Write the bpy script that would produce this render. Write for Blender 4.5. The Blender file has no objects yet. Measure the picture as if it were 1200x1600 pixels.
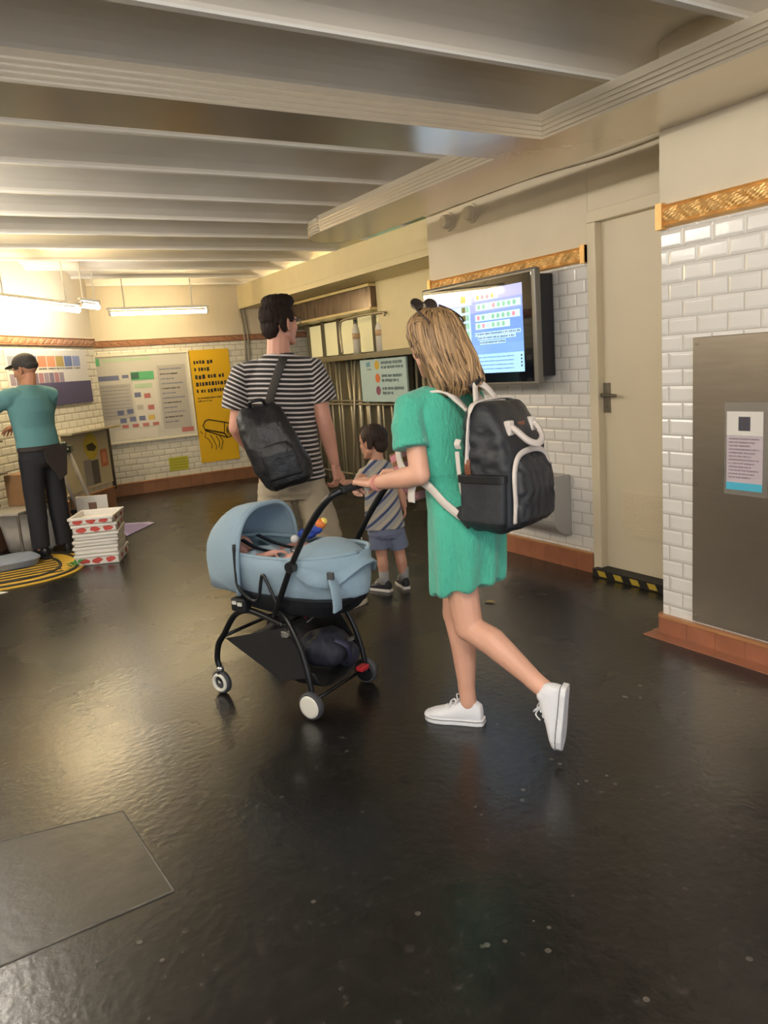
import bpy, bmesh, math, random
from mathutils import Vector as V, Matrix as Mx, noise
random.seed(7)
sc = bpy.context.scene
COL = sc.collection
PI = math.pi
# ------------------------------------------------------------------ camera
F_PX, PITCH, ROLL, YAW, CAM_H = 1200.0, math.radians(10.85), math.radians(4.3), math.radians(30.2), 1.42
D = V((math.sin(YAW)*math.cos(PITCH), math.cos(YAW)*math.cos(PITCH), -math.sin(PITCH)))
R0 = V((math.cos(YAW), -math.sin(YAW), 0)); U0 = R0.cross(D)
Rr = R0*math.cos(ROLL) - U0*math.sin(ROLL); Uu = U0*math.cos(ROLL) + R0*math.sin(ROLL)
cd = bpy.data.cameras.new('camera'); cam = bpy.data.objects.new('camera', cd); COL.objects.link(cam)
cd.sensor_fit = 'VERTICAL'; cd.sensor_height = 36.0; cd.lens = 36.0*F_PX/1600.0; cd.clip_start = 0.05
mw = Mx((Rr, Uu, -D)).transposed().to_4x4(); mw.translation = V((0, 0, CAM_H)); cam.matrix_world = mw
sc.camera = cam
# ------------------------------------------------------------------ world, exposure
w = bpy.data.worlds.new('world'); sc.world = w; w.use_nodes = True
bg = w.node_tree.nodes['Background']; bg.inputs[0].default_value = (0.86, 0.90, 1.0, 1); bg.inputs[1].default_value = 2.7
sc.view_settings.view_transform = 'Standard'; sc.view_settings.look = 'None'
sc.view_settings.gamma = 1.0; sc.view_settings.use_curve_mapping = False; sc.view_settings.exposure = 0.0
# lamp powers (the tubes themselves are built further down, these are their light)
TUBE_E = 62.0
WARM = (1.0, 0.84, 0.60); YELL = (1.0, 0.80, 0.47); COOL = (0.78, 0.86, 1.0); NEUT = (1.0, 0.93, 0.82)

# ------------------------------------------------------------------ materials
MATS = {}
def s2l(c):
    return tuple(((x/12.92) if x <= 0.04045 else ((x+0.055)/1.055)**2.4) for x in c)
def hexc(h):
    return s2l(tuple(int(h[i:i+2], 16)/255 for i in (0, 2, 4)))
def mat(name, col, rough=0.6, metal=0.0, var=0.0, vscale=8.0, bump=0.0, bscale=60.0, emit=0.0, alpha=1.0, spec=0.5, sheen=0.0, stretch=None, sss=0.0, coat=0.0):
    if name in MATS: return MATS[name]
    if isinstance(col, str): col = hexc(col)
    m = bpy.data.materials.new(name); m.use_nodes = True; nt = m.node_tree; N = nt.nodes; L = nt.links
    p = N['Principled BSDF']; p.inputs['Roughness'].default_value = rough; p.inputs['Metallic'].default_value = metal
    p.inputs['Specular IOR Level'].default_value = spec; p.inputs['Sheen Weight'].default_value = sheen
    p.inputs['Coat Weight'].default_value = coat
    if sss: p.inputs['Subsurface Weight'].default_value = sss; p.inputs['Subsurface Radius'].default_value = (0.02, 0.008, 0.004)
    p.inputs['Base Color'].default_value = (*col, 1)
    tc = N.new('ShaderNodeTexCoord'); mp = N.new('ShaderNodeMapping'); L.new(tc.outputs['Object'], mp.inputs[0])
    if stretch: mp.inputs['Scale'].default_value = stretch
    nz = N.new('ShaderNodeTexNoise'); nz.inputs['Scale'].default_value = vscale; nz.inputs['Detail'].default_value = 6
    L.new(mp.outputs[0], nz.inputs['Vector'])
    mr = N.new('ShaderNodeMapRange'); mr.inputs[1].default_value = 0.3; mr.inputs[2].default_value = 0.7
    mr.inputs[3].default_value = 1-max(var, 0.02); mr.inputs[4].default_value = 1+max(var, 0.02); L.new(nz.outputs['Fac'], mr.inputs[0])
    vm = N.new('ShaderNodeVectorMath'); vm.operation = 'SCALE'; vm.inputs[0].default_value = col; L.new(mr.outputs[0], vm.inputs['Scale'])
    L.new(vm.outputs[0], p.inputs['Base Color'])
    if bump:
        n2 = N.new('ShaderNodeTexNoise'); n2.inputs['Scale'].default_value = bscale; n2.inputs['Detail'].default_value = 4
        L.new(mp.outputs[0], n2.inputs['Vector'])
        b = N.new('ShaderNodeBump'); b.inputs['Strength'].default_value = bump; b.inputs['Distance'].default_value = 0.01
        L.new(n2.outputs['Fac'], b.inputs['Height']); L.new(b.outputs[0], p.inputs['Normal'])
    if emit and emit < 5: m.cycles.emission_sampling = 'NONE'
    if emit: p.inputs['Emission Color'].default_value = (*col, 1); p.inputs['Emission Strength'].default_value = emit
    if alpha < 1: p.inputs['Alpha'].default_value = alpha
    MATS[name] = m; return m
def nodes_of(m): return m.node_tree.nodes, m.node_tree.links, m.node_tree.nodes['Principled BSDF']

def tile_mat(name, plane, col, mortar, bw, rh, rough=0.18):
    """glazed bevelled tiles; plane: two components (a, b) of object coordinates; a vector for a skew wall"""
    m = mat(name, col, rough); N, L, p = nodes_of(m)
    for l in list(p.inputs['Base Color'].links): L.remove(l)
    tc = N.new('ShaderNodeTexCoord'); dot = N.new('ShaderNodeVectorMath'); dot.operation = 'DOT_PRODUCT'; dot.inputs[1].default_value = plane
    sp = N.new('ShaderNodeSeparateXYZ'); L.new(tc.outputs['Object'], dot.inputs[0]); L.new(tc.outputs['Object'], sp.inputs[0])
    cb = N.new('ShaderNodeCombineXYZ'); L.new(dot.outputs['Value'], cb.inputs[0]); L.new(sp.outputs['Z'], cb.inputs[1])
    b = N.new('ShaderNodeTexBrick'); L.new(cb.outputs[0], b.inputs['Vector']); b.inputs['Scale'].default_value = 1.0
    b.inputs['Brick Width'].default_value = bw; b.inputs['Row Height'].default_value = rh; b.inputs['Mortar Size'].default_value = 0.0035
    b.inputs['Mortar Smooth'].default_value = 0.3; b.inputs['Color1'].default_value = (*hexc(col), 1)
    b.inputs['Color2'].default_value = (*[c*0.94 for c in hexc(col)], 1); b.inputs['Mortar'].default_value = (*hexc(mortar), 1)
    L.new(b.outputs['Color'], p.inputs['Base Color'])
    b2 = N.new('ShaderNodeTexBrick'); L.new(cb.outputs[0], b2.inputs['Vector']); b2.inputs['Scale'].default_value = 1.0
    b2.inputs['Brick Width'].default_value = bw; b2.inputs['Row Height'].default_value = rh; b2.inputs['Mortar Size'].default_value = 0.016
    b2.inputs['Mortar Smooth'].default_value = 1.0
    nz = N.new('ShaderNodeTexNoise'); nz.inputs['Scale'].default_value = 14; L.new(tc.outputs['Object'], nz.inputs['Vector'])
    ad = N.new('ShaderNodeMath'); ad.operation = 'MULTIPLY_ADD'; ad.inputs[1].default_value = -0.35; L.new(nz.outputs['Fac'], ad.inputs[0]); L.new(b2.outputs['Fac'], ad.inputs[2])
    bu = N.new('ShaderNodeBump'); bu.invert = True; bu.inputs['Strength'].default_value = 0.55; bu.inputs['Distance'].default_value = 0.006
    L.new(ad.outputs[0], bu.inputs['Height']); L.new(bu.outputs[0], p.inputs['Normal'])
    return m

def stripe_mat(name, c1, c2, pitch, duty, attr=None, axis=(0, 0, 1), c3=None, rough=0.85):
    m = mat(name, c1, rough, sheen=0.2, bump=0.25, bscale=250); N, L, p = nodes_of(m)
    for l in list(p.inputs['Base Color'].links): L.remove(l)
    if attr:
        a = N.new('ShaderNodeAttribute'); a.attribute_name = attr; src = a.outputs['Fac']
    else:
        tc = N.new('ShaderNodeTexCoord'); d = N.new('ShaderNodeVectorMath'); d.operation = 'DOT_PRODUCT'; d.inputs[1].default_value = axis
        L.new(tc.outputs['Object'], d.inputs[0]); src = d.outputs['Value']
    dv = N.new('ShaderNodeMath'); dv.operation = 'DIVIDE'; dv.inputs[1].default_value = pitch; L.new(src, dv.inputs[0])
    fr = N.new('ShaderNodeMath'); fr.operation = 'FRACT'; L.new(dv.outputs[0], fr.inputs[0])
    cr = N.new('ShaderNodeValToRGB'); cr.color_ramp.interpolation = 'CONSTANT'
    e = cr.color_ramp.elements; e[0].position = 0; e[0].color = (*hexc(c1), 1); e[1].position = duty; e[1].color = (*hexc(c2), 1)
    if c3:
        x = e.new(duty+(1-duty)*0.38); x.color = (*hexc(c1), 1); y = e.new(duty+(1-duty)*0.52); y.color = (*hexc(c3), 1)
    L.new(fr.outputs[0], cr.inputs[0]); L.new(cr.outputs[0], p.inputs['Base Color']); return m

# ------------------------------------------------------------------ mesh builder
class MB:
    def __init__(s): s.v = []; s.f = []; s.m = []
    def _add(s, vs, fs, mi=0):
        n = len(s.v); s.v += [tuple(x) for x in vs]; s.f += [tuple(i+n for i in f) for f in fs]; s.m += [mi]*len(fs); return s
    def box(s, a, b, mi=0, M=None):
        (x0, y0, z0), (x1, y1, z1) = a, b
        vs = [V(p) for p in ((x0,y0,z0),(x1,y0,z0),(x1,y1,z0),(x0,y1,z0),(x0,y0,z1),(x1,y0,z1),(x1,y1,z1),(x0,y1,z1))]
        if M: vs = [M @ p for p in vs]
        return s._add(vs, [(0,3,2,1),(4,5,6,7),(0,1,5,4),(1,2,6,5),(2,3,7,6),(3,0,4,7)], mi)
    def rings(s, rings, mi=0, cap=True, closed=True):
        n = len(rings[0]); vs = [p for r in rings for p in r]; fs = []
        for i in range(len(rings)-1):
            for j in range(n if closed else n-1):
                k = (j+1) % n; fs.append((i*n+j, i*n+k, (i+1)*n+k, (i+1)*n+j))
        if cap: fs.append(tuple(range(n))[::-1]); fs.append(tuple((len(rings)-1)*n+j for j in range(n)))
        return s._add(vs, fs, mi)
    def tube(s, pts, r, n=10, mi=0, cap=True, flat=None):
        """pts list of points, r number or list; flat=(wide, thin, up) gives a strap section"""
        pts = [V(p) for p in pts]; rr = r if isinstance(r, (list, tuple)) else [r]*len(pts)
        T = []
        for i in range(len(pts)):
            t = (pts[min(i+1, len(pts)-1)] - pts[max(i-1, 0)])
            T.append(t.normalized() if t.length > 1e-9 else V((0, 0, 1)))
        ref = V((0, 0, 1)) if abs(T[0].z) < 0.9 else V((1, 0, 0))
        if flat: ref = V(flat[2])
        a = ref - T[0]*ref.dot(T[0]); a.normalize(); R = []
        for i, p in enumerate(pts):
            if flat: a = ref - T[i]*ref.dot(T[i])
            else: a = a - T[i]*a.dot(T[i])
            a.normalize(); b = T[i].cross(a)
            if flat:
                wv, th = flat[0]/2, flat[1]/2
                R.append([p + b*(wv*x) + a*(th*y) for x, y in ((-1,-.6),(-.9,-1),(.9,-1),(1,-.6),(1,.6),(.9,1),(-.9,1),(-1,.6))])
            else: R.append([p + (a*math.cos(2*PI*k/n) + b*math.sin(2*PI*k/n))*rr[i] for k in range(n)])
        return s.rings(R, mi, cap)
    def cap(s, p0, r0, p1, r1, n=12):
        """tapered capsule"""
        p0 = V(p0); p1 = V(p1); d = (p1-p0); Ld = d.length; d.normalize()
        pts = []; rr = []
        for i in range(5):
            t = -PI/2 + PI/2*i/4*0.98 + 0.03; pts.append(p0 + d*(r0*math.sin(t))); rr.append(r0*math.cos(t))
        for i in range(5):
            t = PI/2*i/4*0.98; pts.append(p1 + d*(r1*math.sin(t))); rr.append(r1*math.cos(t))
        return s.tube(pts, rr, n)
    def ell(s, c, r, M=None, n=20, k=12, mi=0):
        c = V(c); R = []
        for i in range(k+1):
            t = -PI/2 + PI*(i/k)*0.996 + 0.006; row = []
            for j in range(n):
                a = 2*PI*j/n; p = V((r[0]*math.cos(t)*math.cos(a), r[1]*math.cos(t)*math.sin(a), r[2]*math.sin(t)))
                row.append(c + ((M @ p) if M else p))
            R.append(row)
        return s.rings(R, mi)
    def cyl(s, p0, p1, r0, r1=None, n=24, mi=0): return s.tube([p0, p1], [r0, r0 if r1 is None else r1], n, mi)
    def loft(s, secs, n=28, mi=0, power=2.0, cap=True):
        """secs: (cx, cy, cz, rx, ry[, tilt about x, tilt about y]) horizontal sections"""
        R = []
        for q in secs:
            cx, cy, cz, rx, ry = q[:5]; tx = q[5] if len(q) > 5 else 0; ty = q[6] if len(q) > 6 else 0; row = []
            for j in range(n):
                a = 2*PI*j/n; ca, sa = math.cos(a), math.sin(a)
                x = rx*math.copysign(abs(ca)**(2/power), ca); y = ry*math.copysign(abs(sa)**(2/power), sa)
                row.append(V((cx+x, cy+y, cz + y*tx + x*ty)))
            R.append(row)
        return s.rings(R, mi, cap)
    def prism(s, poly, axis, t0, t1, mi=0):
        """poly of 2D points extruded along axis between t0 and t1"""
        def P(a, b, t): return {'x': (t, a, b), 'y': (a, t, b), 'z': (a, b, t)}[axis]
        n = len(poly); vs = [P(a, b, t0) for a, b in poly] + [P(a, b, t1) for a, b in poly]
        fs = [tuple(range(n)), tuple(range(2*n-1, n-1, -1))] + [(i, (i+1) % n, n+(i+1) % n, n+i) for i in range(n)]
        return s._add(vs, fs, mi)
    def xf(s, M): s.v = [tuple(M @ V(p)) for p in s.v]; return s
    def join(s, o): return s._add(o.v, o.f, 0)
    def mesh(s, name, mats, smooth=False):
        me = bpy.data.meshes.new(name); me.from_pydata(s.v, [], s.f); me.update()
        for m in (mats if isinstance(mats, (list, tuple)) else [mats]): me.materials.append(m)
        me.polygons.foreach_set('material_index', s.m)
        bm = bmesh.new(); bm.from_mesh(me); bmesh.ops.recalc_face_normals(bm, faces=bm.faces); bm.to_mesh(me); bm.free()
        if smooth: me.polygons.foreach_set('use_smooth', [True]*len(me.polygons))
        return me
    def build(s, name, mats, parent=None, smooth=False, bevel=0.0, sub=0, kind=None, thick=0.0):
        me = s.mesh(name, mats, smooth); o = bpy.data.objects.new(name, me); COL.objects.link(o)
        if parent: o.parent = parent
        if kind: o['kind'] = kind
        if thick:
            q = o.modifiers.new('t', 'SOLIDIFY'); q.thickness = thick; q.offset = 0
        if bevel:
            q = o.modifiers.new('b', 'BEVEL'); q.width = bevel; q.segments = 2; q.limit_method = 'ANGLE'; q.angle_limit = 0.7
        if sub:
            q = o.modifiers.new('s', 'SUBSURF'); q.levels = sub; q.render_levels = sub
        return o
    def vox(s, size, it=4, fac=0.5):
        """continuous surface over all the pieces of this builder; returns (verts, faces)"""
        me = s.mesh('tmp', MATS['plain'] if 'plain' in MATS else mat('plain', 'ffffff')); o = bpy.data.objects.new('tmp', me); COL.objects.link(o)
        r = o.modifiers.new('r', 'REMESH'); r.mode = 'VOXEL'; r.voxel_size = size
        if it: q = o.modifiers.new('s', 'SMOOTH'); q.iterations = it; q.factor = fac
        ev = o.evaluated_get(bpy.context.evaluated_depsgraph_get()); m2 = bpy.data.meshes.new_from_object(ev)
        vs = [v.co.copy() for v in m2.vertices]; fs = [tuple(p.vertices) for p in m2.polygons]
        bpy.data.objects.remove(o); bpy.data.meshes.remove(me); bpy.data.meshes.remove(m2)
        out = MB(); out._add(vs, fs); return out
    def displace(s, fn):
        """move every vertex along its normal by fn(point, normal)"""
        N = [V((0, 0, 0)) for _ in s.v]; P = [V(p) for p in s.v]
        for f in s.f:
            nn = (P[f[1]]-P[f[0]]).cross(P[f[-1]]-P[f[0]])
            for i in f: N[i] += nn
        s.v = [tuple(p + (n.normalized()*fn(p, n.normalized()) if n.length > 0 else p*0)) for p, n in zip(P, N)]
        return s

def tag(o, label, cat, group=None):
    o['label'] = label; o['category'] = cat
    if group: o['group'] = group
    return o
def empty(name, loc, label, cat, az=0.0, group=None):
    """az: heading in degrees clockwise from +Y, so local y is forward and local x is right"""
    o = bpy.data.objects.new(name, None); COL.objects.link(o); o.location = loc; o.rotation_euler = (0, 0, -math.radians(az)); o.empty_display_size = 0.1
    return tag(o, label, cat, group)
def struct(mb, name, mats, **k): return mb.build(name, mats, kind='structure', **k)
def bez(pts, n=8):
    """smooth curve through points"""
    P = [V(p) for p in pts]; out = []
    for i in range(len(P)-1):
        a, b, c, d = P[max(i-1, 0)], P[i], P[i+1], P[min(i+2, len(P)-1)]
        for k in range(n):
            t = k/n; out.append(0.5*((2*b) + (c-a)*t + (2*a-5*b+4*c-d)*t*t + (3*b-a-3*c+d)*t**3))
    out.append(P[-1]); return out
def nz(p, s, o=0.0): return noise.noise(V((p[0]*s+o, p[1]*s+o*0.7, p[2]*s-o)))

# ------------------------------------------------------------------ base materials
PLASTER = mat('cream_plaster', 'd6cab2', 0.55, var=0.04, vscale=3)
CEILM = mat('ceiling_paint', 'dcd5c8', 0.5, var=0.05, vscale=2.5)
BEAMM = mat('beam_paint', 'e8e5de', 0.45)
STEEL = mat('polished_steel', 'd6ccba', 0.22, 0.6, bump=0.04, bscale=6, stretch=(1, 1, 1))
BRASS = mat('gilded_trim', 'e2b674', 0.46, 0.55, var=0.12, vscale=14)
TERRA = mat('terracotta', '9a6247', 0.3, var=0.12, vscale=9)
BROWN = mat('brown_trim', 'a5785a', 0.4, var=0.1, vscale=6)
BLACKP = mat('black_plastic', '15161a', 0.4)
TEXT = mat('dark_print', '2c2a26', 0.7)
WHITEP = mat('white_paper', 'dedad2', 0.6)

# ------------------------------------------------------------------ floor
fm = mat('dark_floor', '2b2927', 0.3, spec=0.62); N, L, p = nodes_of(fm)
for l in list(p.inputs['Base Color'].links): L.remove(l)
tc = N.new('ShaderNodeTexCoord')
def nzn(scale, det=5):
    q = N.new('ShaderNodeTexNoise'); q.inputs['Scale'].default_value = scale; q.inputs['Detail'].default_value = det; L.new(tc.outputs['Object'], q.inputs['Vector']); return q
big = nzn(1.3); mid = nzn(14, 8); vo = N.new('ShaderNodeTexVoronoi'); vo.inputs['Scale'].default_value = 19; L.new(tc.outputs['Object'], vo.inputs['Vector'])
cr = N.new('ShaderNodeValToRGB'); cr.color_ramp.elements[0].color = (*hexc('100f0e'), 1); cr.color_ramp.elements[1].color = (*hexc('1c1a18'), 1)
cr.color_ramp.elements[0].position = 0.3; cr.color_ramp.elements[1].position = 0.75; L.new(mid.outputs['Fac'], cr.inputs[0])
# scattered pale scuffs
sp = N.new('ShaderNodeMath'); sp.operation = 'LESS_THAN'; sp.inputs[1].default_value = 0.16; L.new(vo.outputs['Distance'], sp.inputs[0])
cut = N.new('ShaderNodeMapRange'); cut.inputs[1].default_value = 0.54; cut.inputs[2].default_value = 0.72; L.new(nzn(3.1, 7).outputs['Fac'], cut.inputs[0])
mu = N.new('ShaderNodeMath'); mu.operation = 'MULTIPLY'; L.new(sp.outputs[0], mu.inputs[0]); L.new(cut.outputs[0], mu.inputs[1])
sc2 = N.new('ShaderNodeMapRange'); sc2.inputs[1].default_value = 0.60; sc2.inputs[2].default_value = 0.72; sc2.inputs[4].default_value = 0.15; L.new(nzn(30, 10).outputs['Fac'], sc2.inputs[0])
ad = N.new('ShaderNodeMath'); ad.operation = 'ADD'; ad.use_clamp = True; L.new(mu.outputs[0], ad.inputs[0]); L.new(sc2.outputs[0], ad.inputs[1])
mx = N.new('ShaderNodeMix'); mx.data_type = 'RGBA'; L.new(ad.outputs[0], mx.inputs['Factor']); L.new(cr.outputs[0], mx.inputs['A']); mx.inputs['B'].default_value = (*hexc('6a645d'), 1)
L.new(mx.outputs['Result'], p.inputs['Base Color'])
rr = N.new('ShaderNodeMapRange'); rr.inputs[1].default_value = 0.3; rr.inputs[2].default_value = 0.7; rr.inputs[3].default_value = 0.24; rr.inputs[4].default_value = 0.31; L.new(big.outputs['Fac'], rr.inputs[0]); L.new(rr.outputs[0], p.inputs['Roughness'])
bu = N.new('ShaderNodeBump'); bu.inputs['Strength'].default_value = 0.35; bu.inputs['Distance'].default_value = 0.004
wv = nzn(34, 3); L.new(wv.outputs['Fac'], bu.inputs['Height']); L.new(bu.outputs[0], p.inputs['Normal'])
PATCH = mat('worn_patch', '2c2a27', 0.34, var=0.3, vscale=9, bump=0.15, bscale=24)
SEAM = mat('patch_seam', '4f4b45', 0.5, var=0.4, vscale=20)
b = MB(); b.box((-4.6, -4, -0.12), (6.2, 12.5, 0))
pt = [(0.396, 2.023), (0.367, 2.54), (0.052, 2.60), (-0.75, 2.75), (-0.75, 1.985), (-0.054, 2.005)]
b.prism(pt, 'z', 0.0005, 0.0018, 1)
for (a, c) in ((0, 1), (1, 2), (2, 3), (4, 5), (5, 0)):
    b.tube([(*pt[a], 0.0), (*pt[c], 0.0)], 0.004, 6, 2)
struct(b, 'floor', [fm, PATCH, SEAM])

# ------------------------------------------------------------------ ceiling: shallow vaults between flat flanges
b = MB(); prof = []; y = -4.05; PITCHY = 0.66; y0 = 2.66 - PITCHY*10
x0, x1 = -4.6, 6.2
yy = y0
R = []
while yy < 11.5:
    R += [(yy-0.016, 2.6), (yy+0.016, 2.6), (yy+0.02, 2.62)]
    for k in range(1, 12):
        t = k/12; R.append((yy+0.02+(PITCHY-0.04)*t, 2.62 + 0.10*math.sin(PI*t)**0.75))
    R.append((yy+PITCHY-0.02, 2.62)); yy += PITCHY
b.rings([[V((x0, a, c)) for a, c in R], [V((x1, a, c)) for a, c in R]], 0, cap=False, closed=False)
yy = y0
while yy < 11.5:
    b.box((x0, yy-0.017, 2.594), (x1, yy+0.017, 2.606), 1); yy += PITCHY
b.box((x0, -4.2, 2.82), (x1, 12.5, 2.9))
struct(b, 'ceiling', [CEILM, BEAMM], smooth=False)

# ------------------------------------------------------------------ walls
TILE_R = tile_mat('white_metro_tile', (0, 1, 0), 'e6e2dc', 'bdb7ae', 0.152, 0.0765)
TILE_B = tile_mat('white_metro_tile_back', (1, 0, 0), 'dcd8c9', 'a59d8c', 0.152, 0.0765)
KD = V((0.63, 0.777, 0)); KN = V((0.777, -0.63, 0)); KA = V((1.811, 9.468, 0))
TILE_K = tile_mat('white_metro_tile_kiosk', KD, 'dcd8c9', 'a59d8c', 0.152, 0.0765)
def wall_x(x, ya, yb, name, z1=2.6, thick=0.1, tile=TILE_R):
    b = MB(); b.box((x, ya, 0), (x+thick, yb, 1.96), 0); b.box((x-0.004, ya, 1.96), (x+thick, yb, z1), 1)
    return struct(b, name, [tile, PLASTER])
b = MB()    # pilaster block and its return into the door recess
b.box((3.0, -4.0, 0), (3.7, 2.47, 1.96), 0); b.box((2.994, -4.0, 1.96), (3.7, 2.474, 2.76), 1)
struct(b, 'wall_right', [TILE_R, PLASTER])
b = MB(); b.box((3.56, 3.462, 0), (3.75, 5.12, 1.96), 0); b.box((3.554, 2.57, 2.215), (3.75, 3.456, 2.76), 1); b.box((3.554, 3.458, 1.96), (3.75, 5.125, 2.76), 1)
b.box((3.56, 2.3, 0), (3.70, 2.56, 2.76), 1)
struct(b, 'wall_door_side', [TILE_R, PLASTER])
b = MB(); b.box((-1.0, 10.2, 0), (6.2, 10.4, 1.92), 0); b.box((-1, 10.196, 1.92), (6.2, 10.4, 2.7), 1); struct(b, 'wall_back', [TILE_B, PLASTER])
b = MB(); b.box((-4.7, -4, 0), (-4.6, 12.5, 2.8)); struct(b, 'wall_left', PLASTER)
b = MB(); b.box((6.1, 5.3, 0), (6.2, 12.5, 2.8)); b.box((3.7, 5.1, 0), (6.2, 5.3, 2.8)); struct(b, 'wall_gate_side', PLASTER)
# oblique block
KP = lambda s, z, off=0.0: KA - KD*s + KN*off + V((0, 0, z))
b = MB()
def kbox(b, s0, s1, z0, z1, o0, o1, mi=0):
    q = [KP(s, z, o) for z in (z0, z1) for s, o in ((s0, o0), (s1, o0), (s1, o1), (s0, o1))]
    return b._add(q, [(0, 3, 2, 1), (4, 5, 6, 7), (0, 1, 5, 4), (1, 2, 6, 5), (2, 3, 7, 6), (3, 0, 4, 7)], mi)
kbox(b, 0, 4.2, 0, 1.93, -1.2, 0, 0); kbox(b, -0.004, 4.2, 1.93, 2.7, -1.2, 0.004, 1)
struct(b, 'wall_kiosk', [TILE_K, PLASTER])

# gilded moulding: relief of overlapping leaves between two beads
def moulding(name, P, length, z0, z1, mt, leaf=0.11, depth=0.03, end=True):
    """P(s, z, o) gives a point: s along, o outwards"""
    b = MB(); rows = []; ns = max(8, int(length/0.012))
    for i in range(ns+1):
        s = length*i/ns; row = []
        for k in range(13):
            t = k/12; z = z0+(z1-z0)*t; o = 0.012
            if k in (0, 12): o = 0.0
            elif k in (1, 11): o = depth
            elif k in (2, 10): o = depth*0.55
            else:
                ph = (s/leaf + (t-0.5)*0.9) % 1.0
                o = depth*0.45 + depth*0.55*abs(math.sin(PI*ph))**0.7*math.sin(PI*t) + 0.003*math.sin(s*160+t*20)
            row.append(P(s, z, o))
        rows.append(row)
    b.rings(rows, 0, cap=False, closed=False)
    for s in (0, length):
        b._add([P(s, z0, 0), P(s, z0, depth), P(s, z1, depth), P(s, z1, 0)], [(0, 1, 2, 3)])
    if end:
        for s in (0.0, length-0.035):
            q = [P(s+a, z, o) for z in (z0-0.004, z1+0.004) for a, o in ((0, 0), (0.035, 0), (0.035, depth+0.006), (0, depth+0.006))]
            b._add(q, [(0, 3, 2, 1), (4, 5, 6, 7), (0, 1, 5, 4), (1, 2, 6, 5), (2, 3, 7, 6), (3, 0, 4, 7)])
    return struct(b, name, mt)
moulding('trim_1', lambda s, z, o: V((3.0-o, 2.475-s, z)), 6.0, 1.925, 2.03, BRASS)
moulding('trim_2', lambda s, z, o: V((3.56-o, 3.465+s, z)), 1.66, 1.93, 2.028, BRASS)
moulding('trim_3', lambda s, z, o: V((1.7+s, 10.2-o, z)), 4.4, 1.88, 1.965, BROWN, end=False)
moulding('trim_4', lambda s, z, o: KP(s, z, o), 4.2, 1.86, 1.955, BROWN, end=False)
# skirtings
def skirt(name, P, length, h, mt=TERRA, top=True):
    b = MB()
    def bx(s0, s1, z0, z1, o1, mi=0):
        q = [P(s, z, o) for z in (z0, z1) for s, o in ((s0, 0), (s1, 0), (s1, o1), (s0, o1))]
        b._add(q, [(0, 3, 2, 1), (4, 5, 6, 7), (0, 1, 5, 4), (1, 2, 6, 5), (2, 3, 7, 6), (3, 0, 4, 7)], mi)
    n = max(1, round(length/0.155)); L1 = length/n
    for i in range(n): bx(i*L1+0.001, (i+1)*L1-0.001, 0, h-0.014, 0.018)
    bx(0, length, 0, h-0.016, 0.012, 1)
    if top: bx(-0.004, length, h-0.014, h, 0.026, 2)
    o = struct(b, name, [mt, mat('skirting_grout', '6f4a38', 0.8), mat('skirting_top', 'b07c52', 0.25)]); return o
skirt('baseboard_right', lambda s, z, o: V((3.0-o, 2.475-s, z)), 6.2, 0.104)
b = MB(); b.box((2.912, -3.9, 0), (2.99, 2.52, 0.006)); b.box((2.99, 2.475, 0), (3.5, 2.53, 0.006)); b.box((2.99, 2.47, 0), (3.55, 2.492, 0.104)); struct(b, 'trim_5', TERRA)
skirt('baseboard_door_side', lambda s, z, o: V((3.56-o, 3.465+s, z)), 1.65, 0.135)
skirt('baseboard_back', lambda s, z, o: V((1.7+s, 10.2-o, z)), 3.0, 0.16, mt=mat('brown_base', '8a6247', 0.35, var=0.1))
skirt('baseboard_kiosk', lambda s, z, o: KP(s, z, o), 4.2, 0.24, mt=mat('brown_base2', '84604c', 0.4, var=0.1))

# ------------------------------------------------------------------ door
DOORM = mat('cream_door_paint', 'd8ccb2', 0.35, var=0.03, vscale=2)
b = MB(); b.box((3.60, 2.56, 0.05), (3.64, 3.40, 2.15)); door = struct(b, 'door_1', DOORM, bevel=0.003)
b = MB()
for (ya, yb, z0, z1) in ((3.395, 3.462, 0, 2.147), (2.50, 2.565, 0, 2.147), (2.5, 3.462, 2.148, 2.215)): b.box((3.545, ya, z0), (3.66, yb, z1))
b.build('door_frame', DOORM, door, bevel=0.004)
b = MB(); b.box((3.590, 3.345, 1.03), (3.602, 3.395, 1.21)); b.cyl((3.60, 3.37, 1.14), (3.545, 3.37, 1.14), 0.011)
b.tube(bez([(3.55, 3.37, 1.14), (3.545, 3.33, 1.142), (3.55, 3.26, 1.135)]), 0.010, 10); b.cyl((3.6, 3.37, 1.065), (3.585, 3.37, 1.065), 0.012)
b.build('door_handle', mat('dull_metal', '8a8378', 0.3, 0.8), door, smooth=False)
b = MB(); b.box((3.592, 2.66, 0.27), (3.602, 3.265, 0.56))
for k in range(14): b.box((3.585, 2.68, 0.285+k*0.0195), (3.594, 3.245, 0.296+k*0.0195))
b.build('vent_grille', DOORM, door)
b = MB(); b.box((3.50, 2.50, 0), (3.66, 3.43, 0.05), 0)
for k in range(7): b.prism([(2.53+k*0.13, 0.008), (2.59+k*0.13, 0.008), (2.61+k*0.13, 0.042), (2.55+k*0.13, 0.042)], 'x', 3.497, 3.501, 1)
b.build('threshold', [mat('black_rubber', '191816', 0.6), mat('hazard_yellow', 'b39a35', 0.5)], door)

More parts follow.
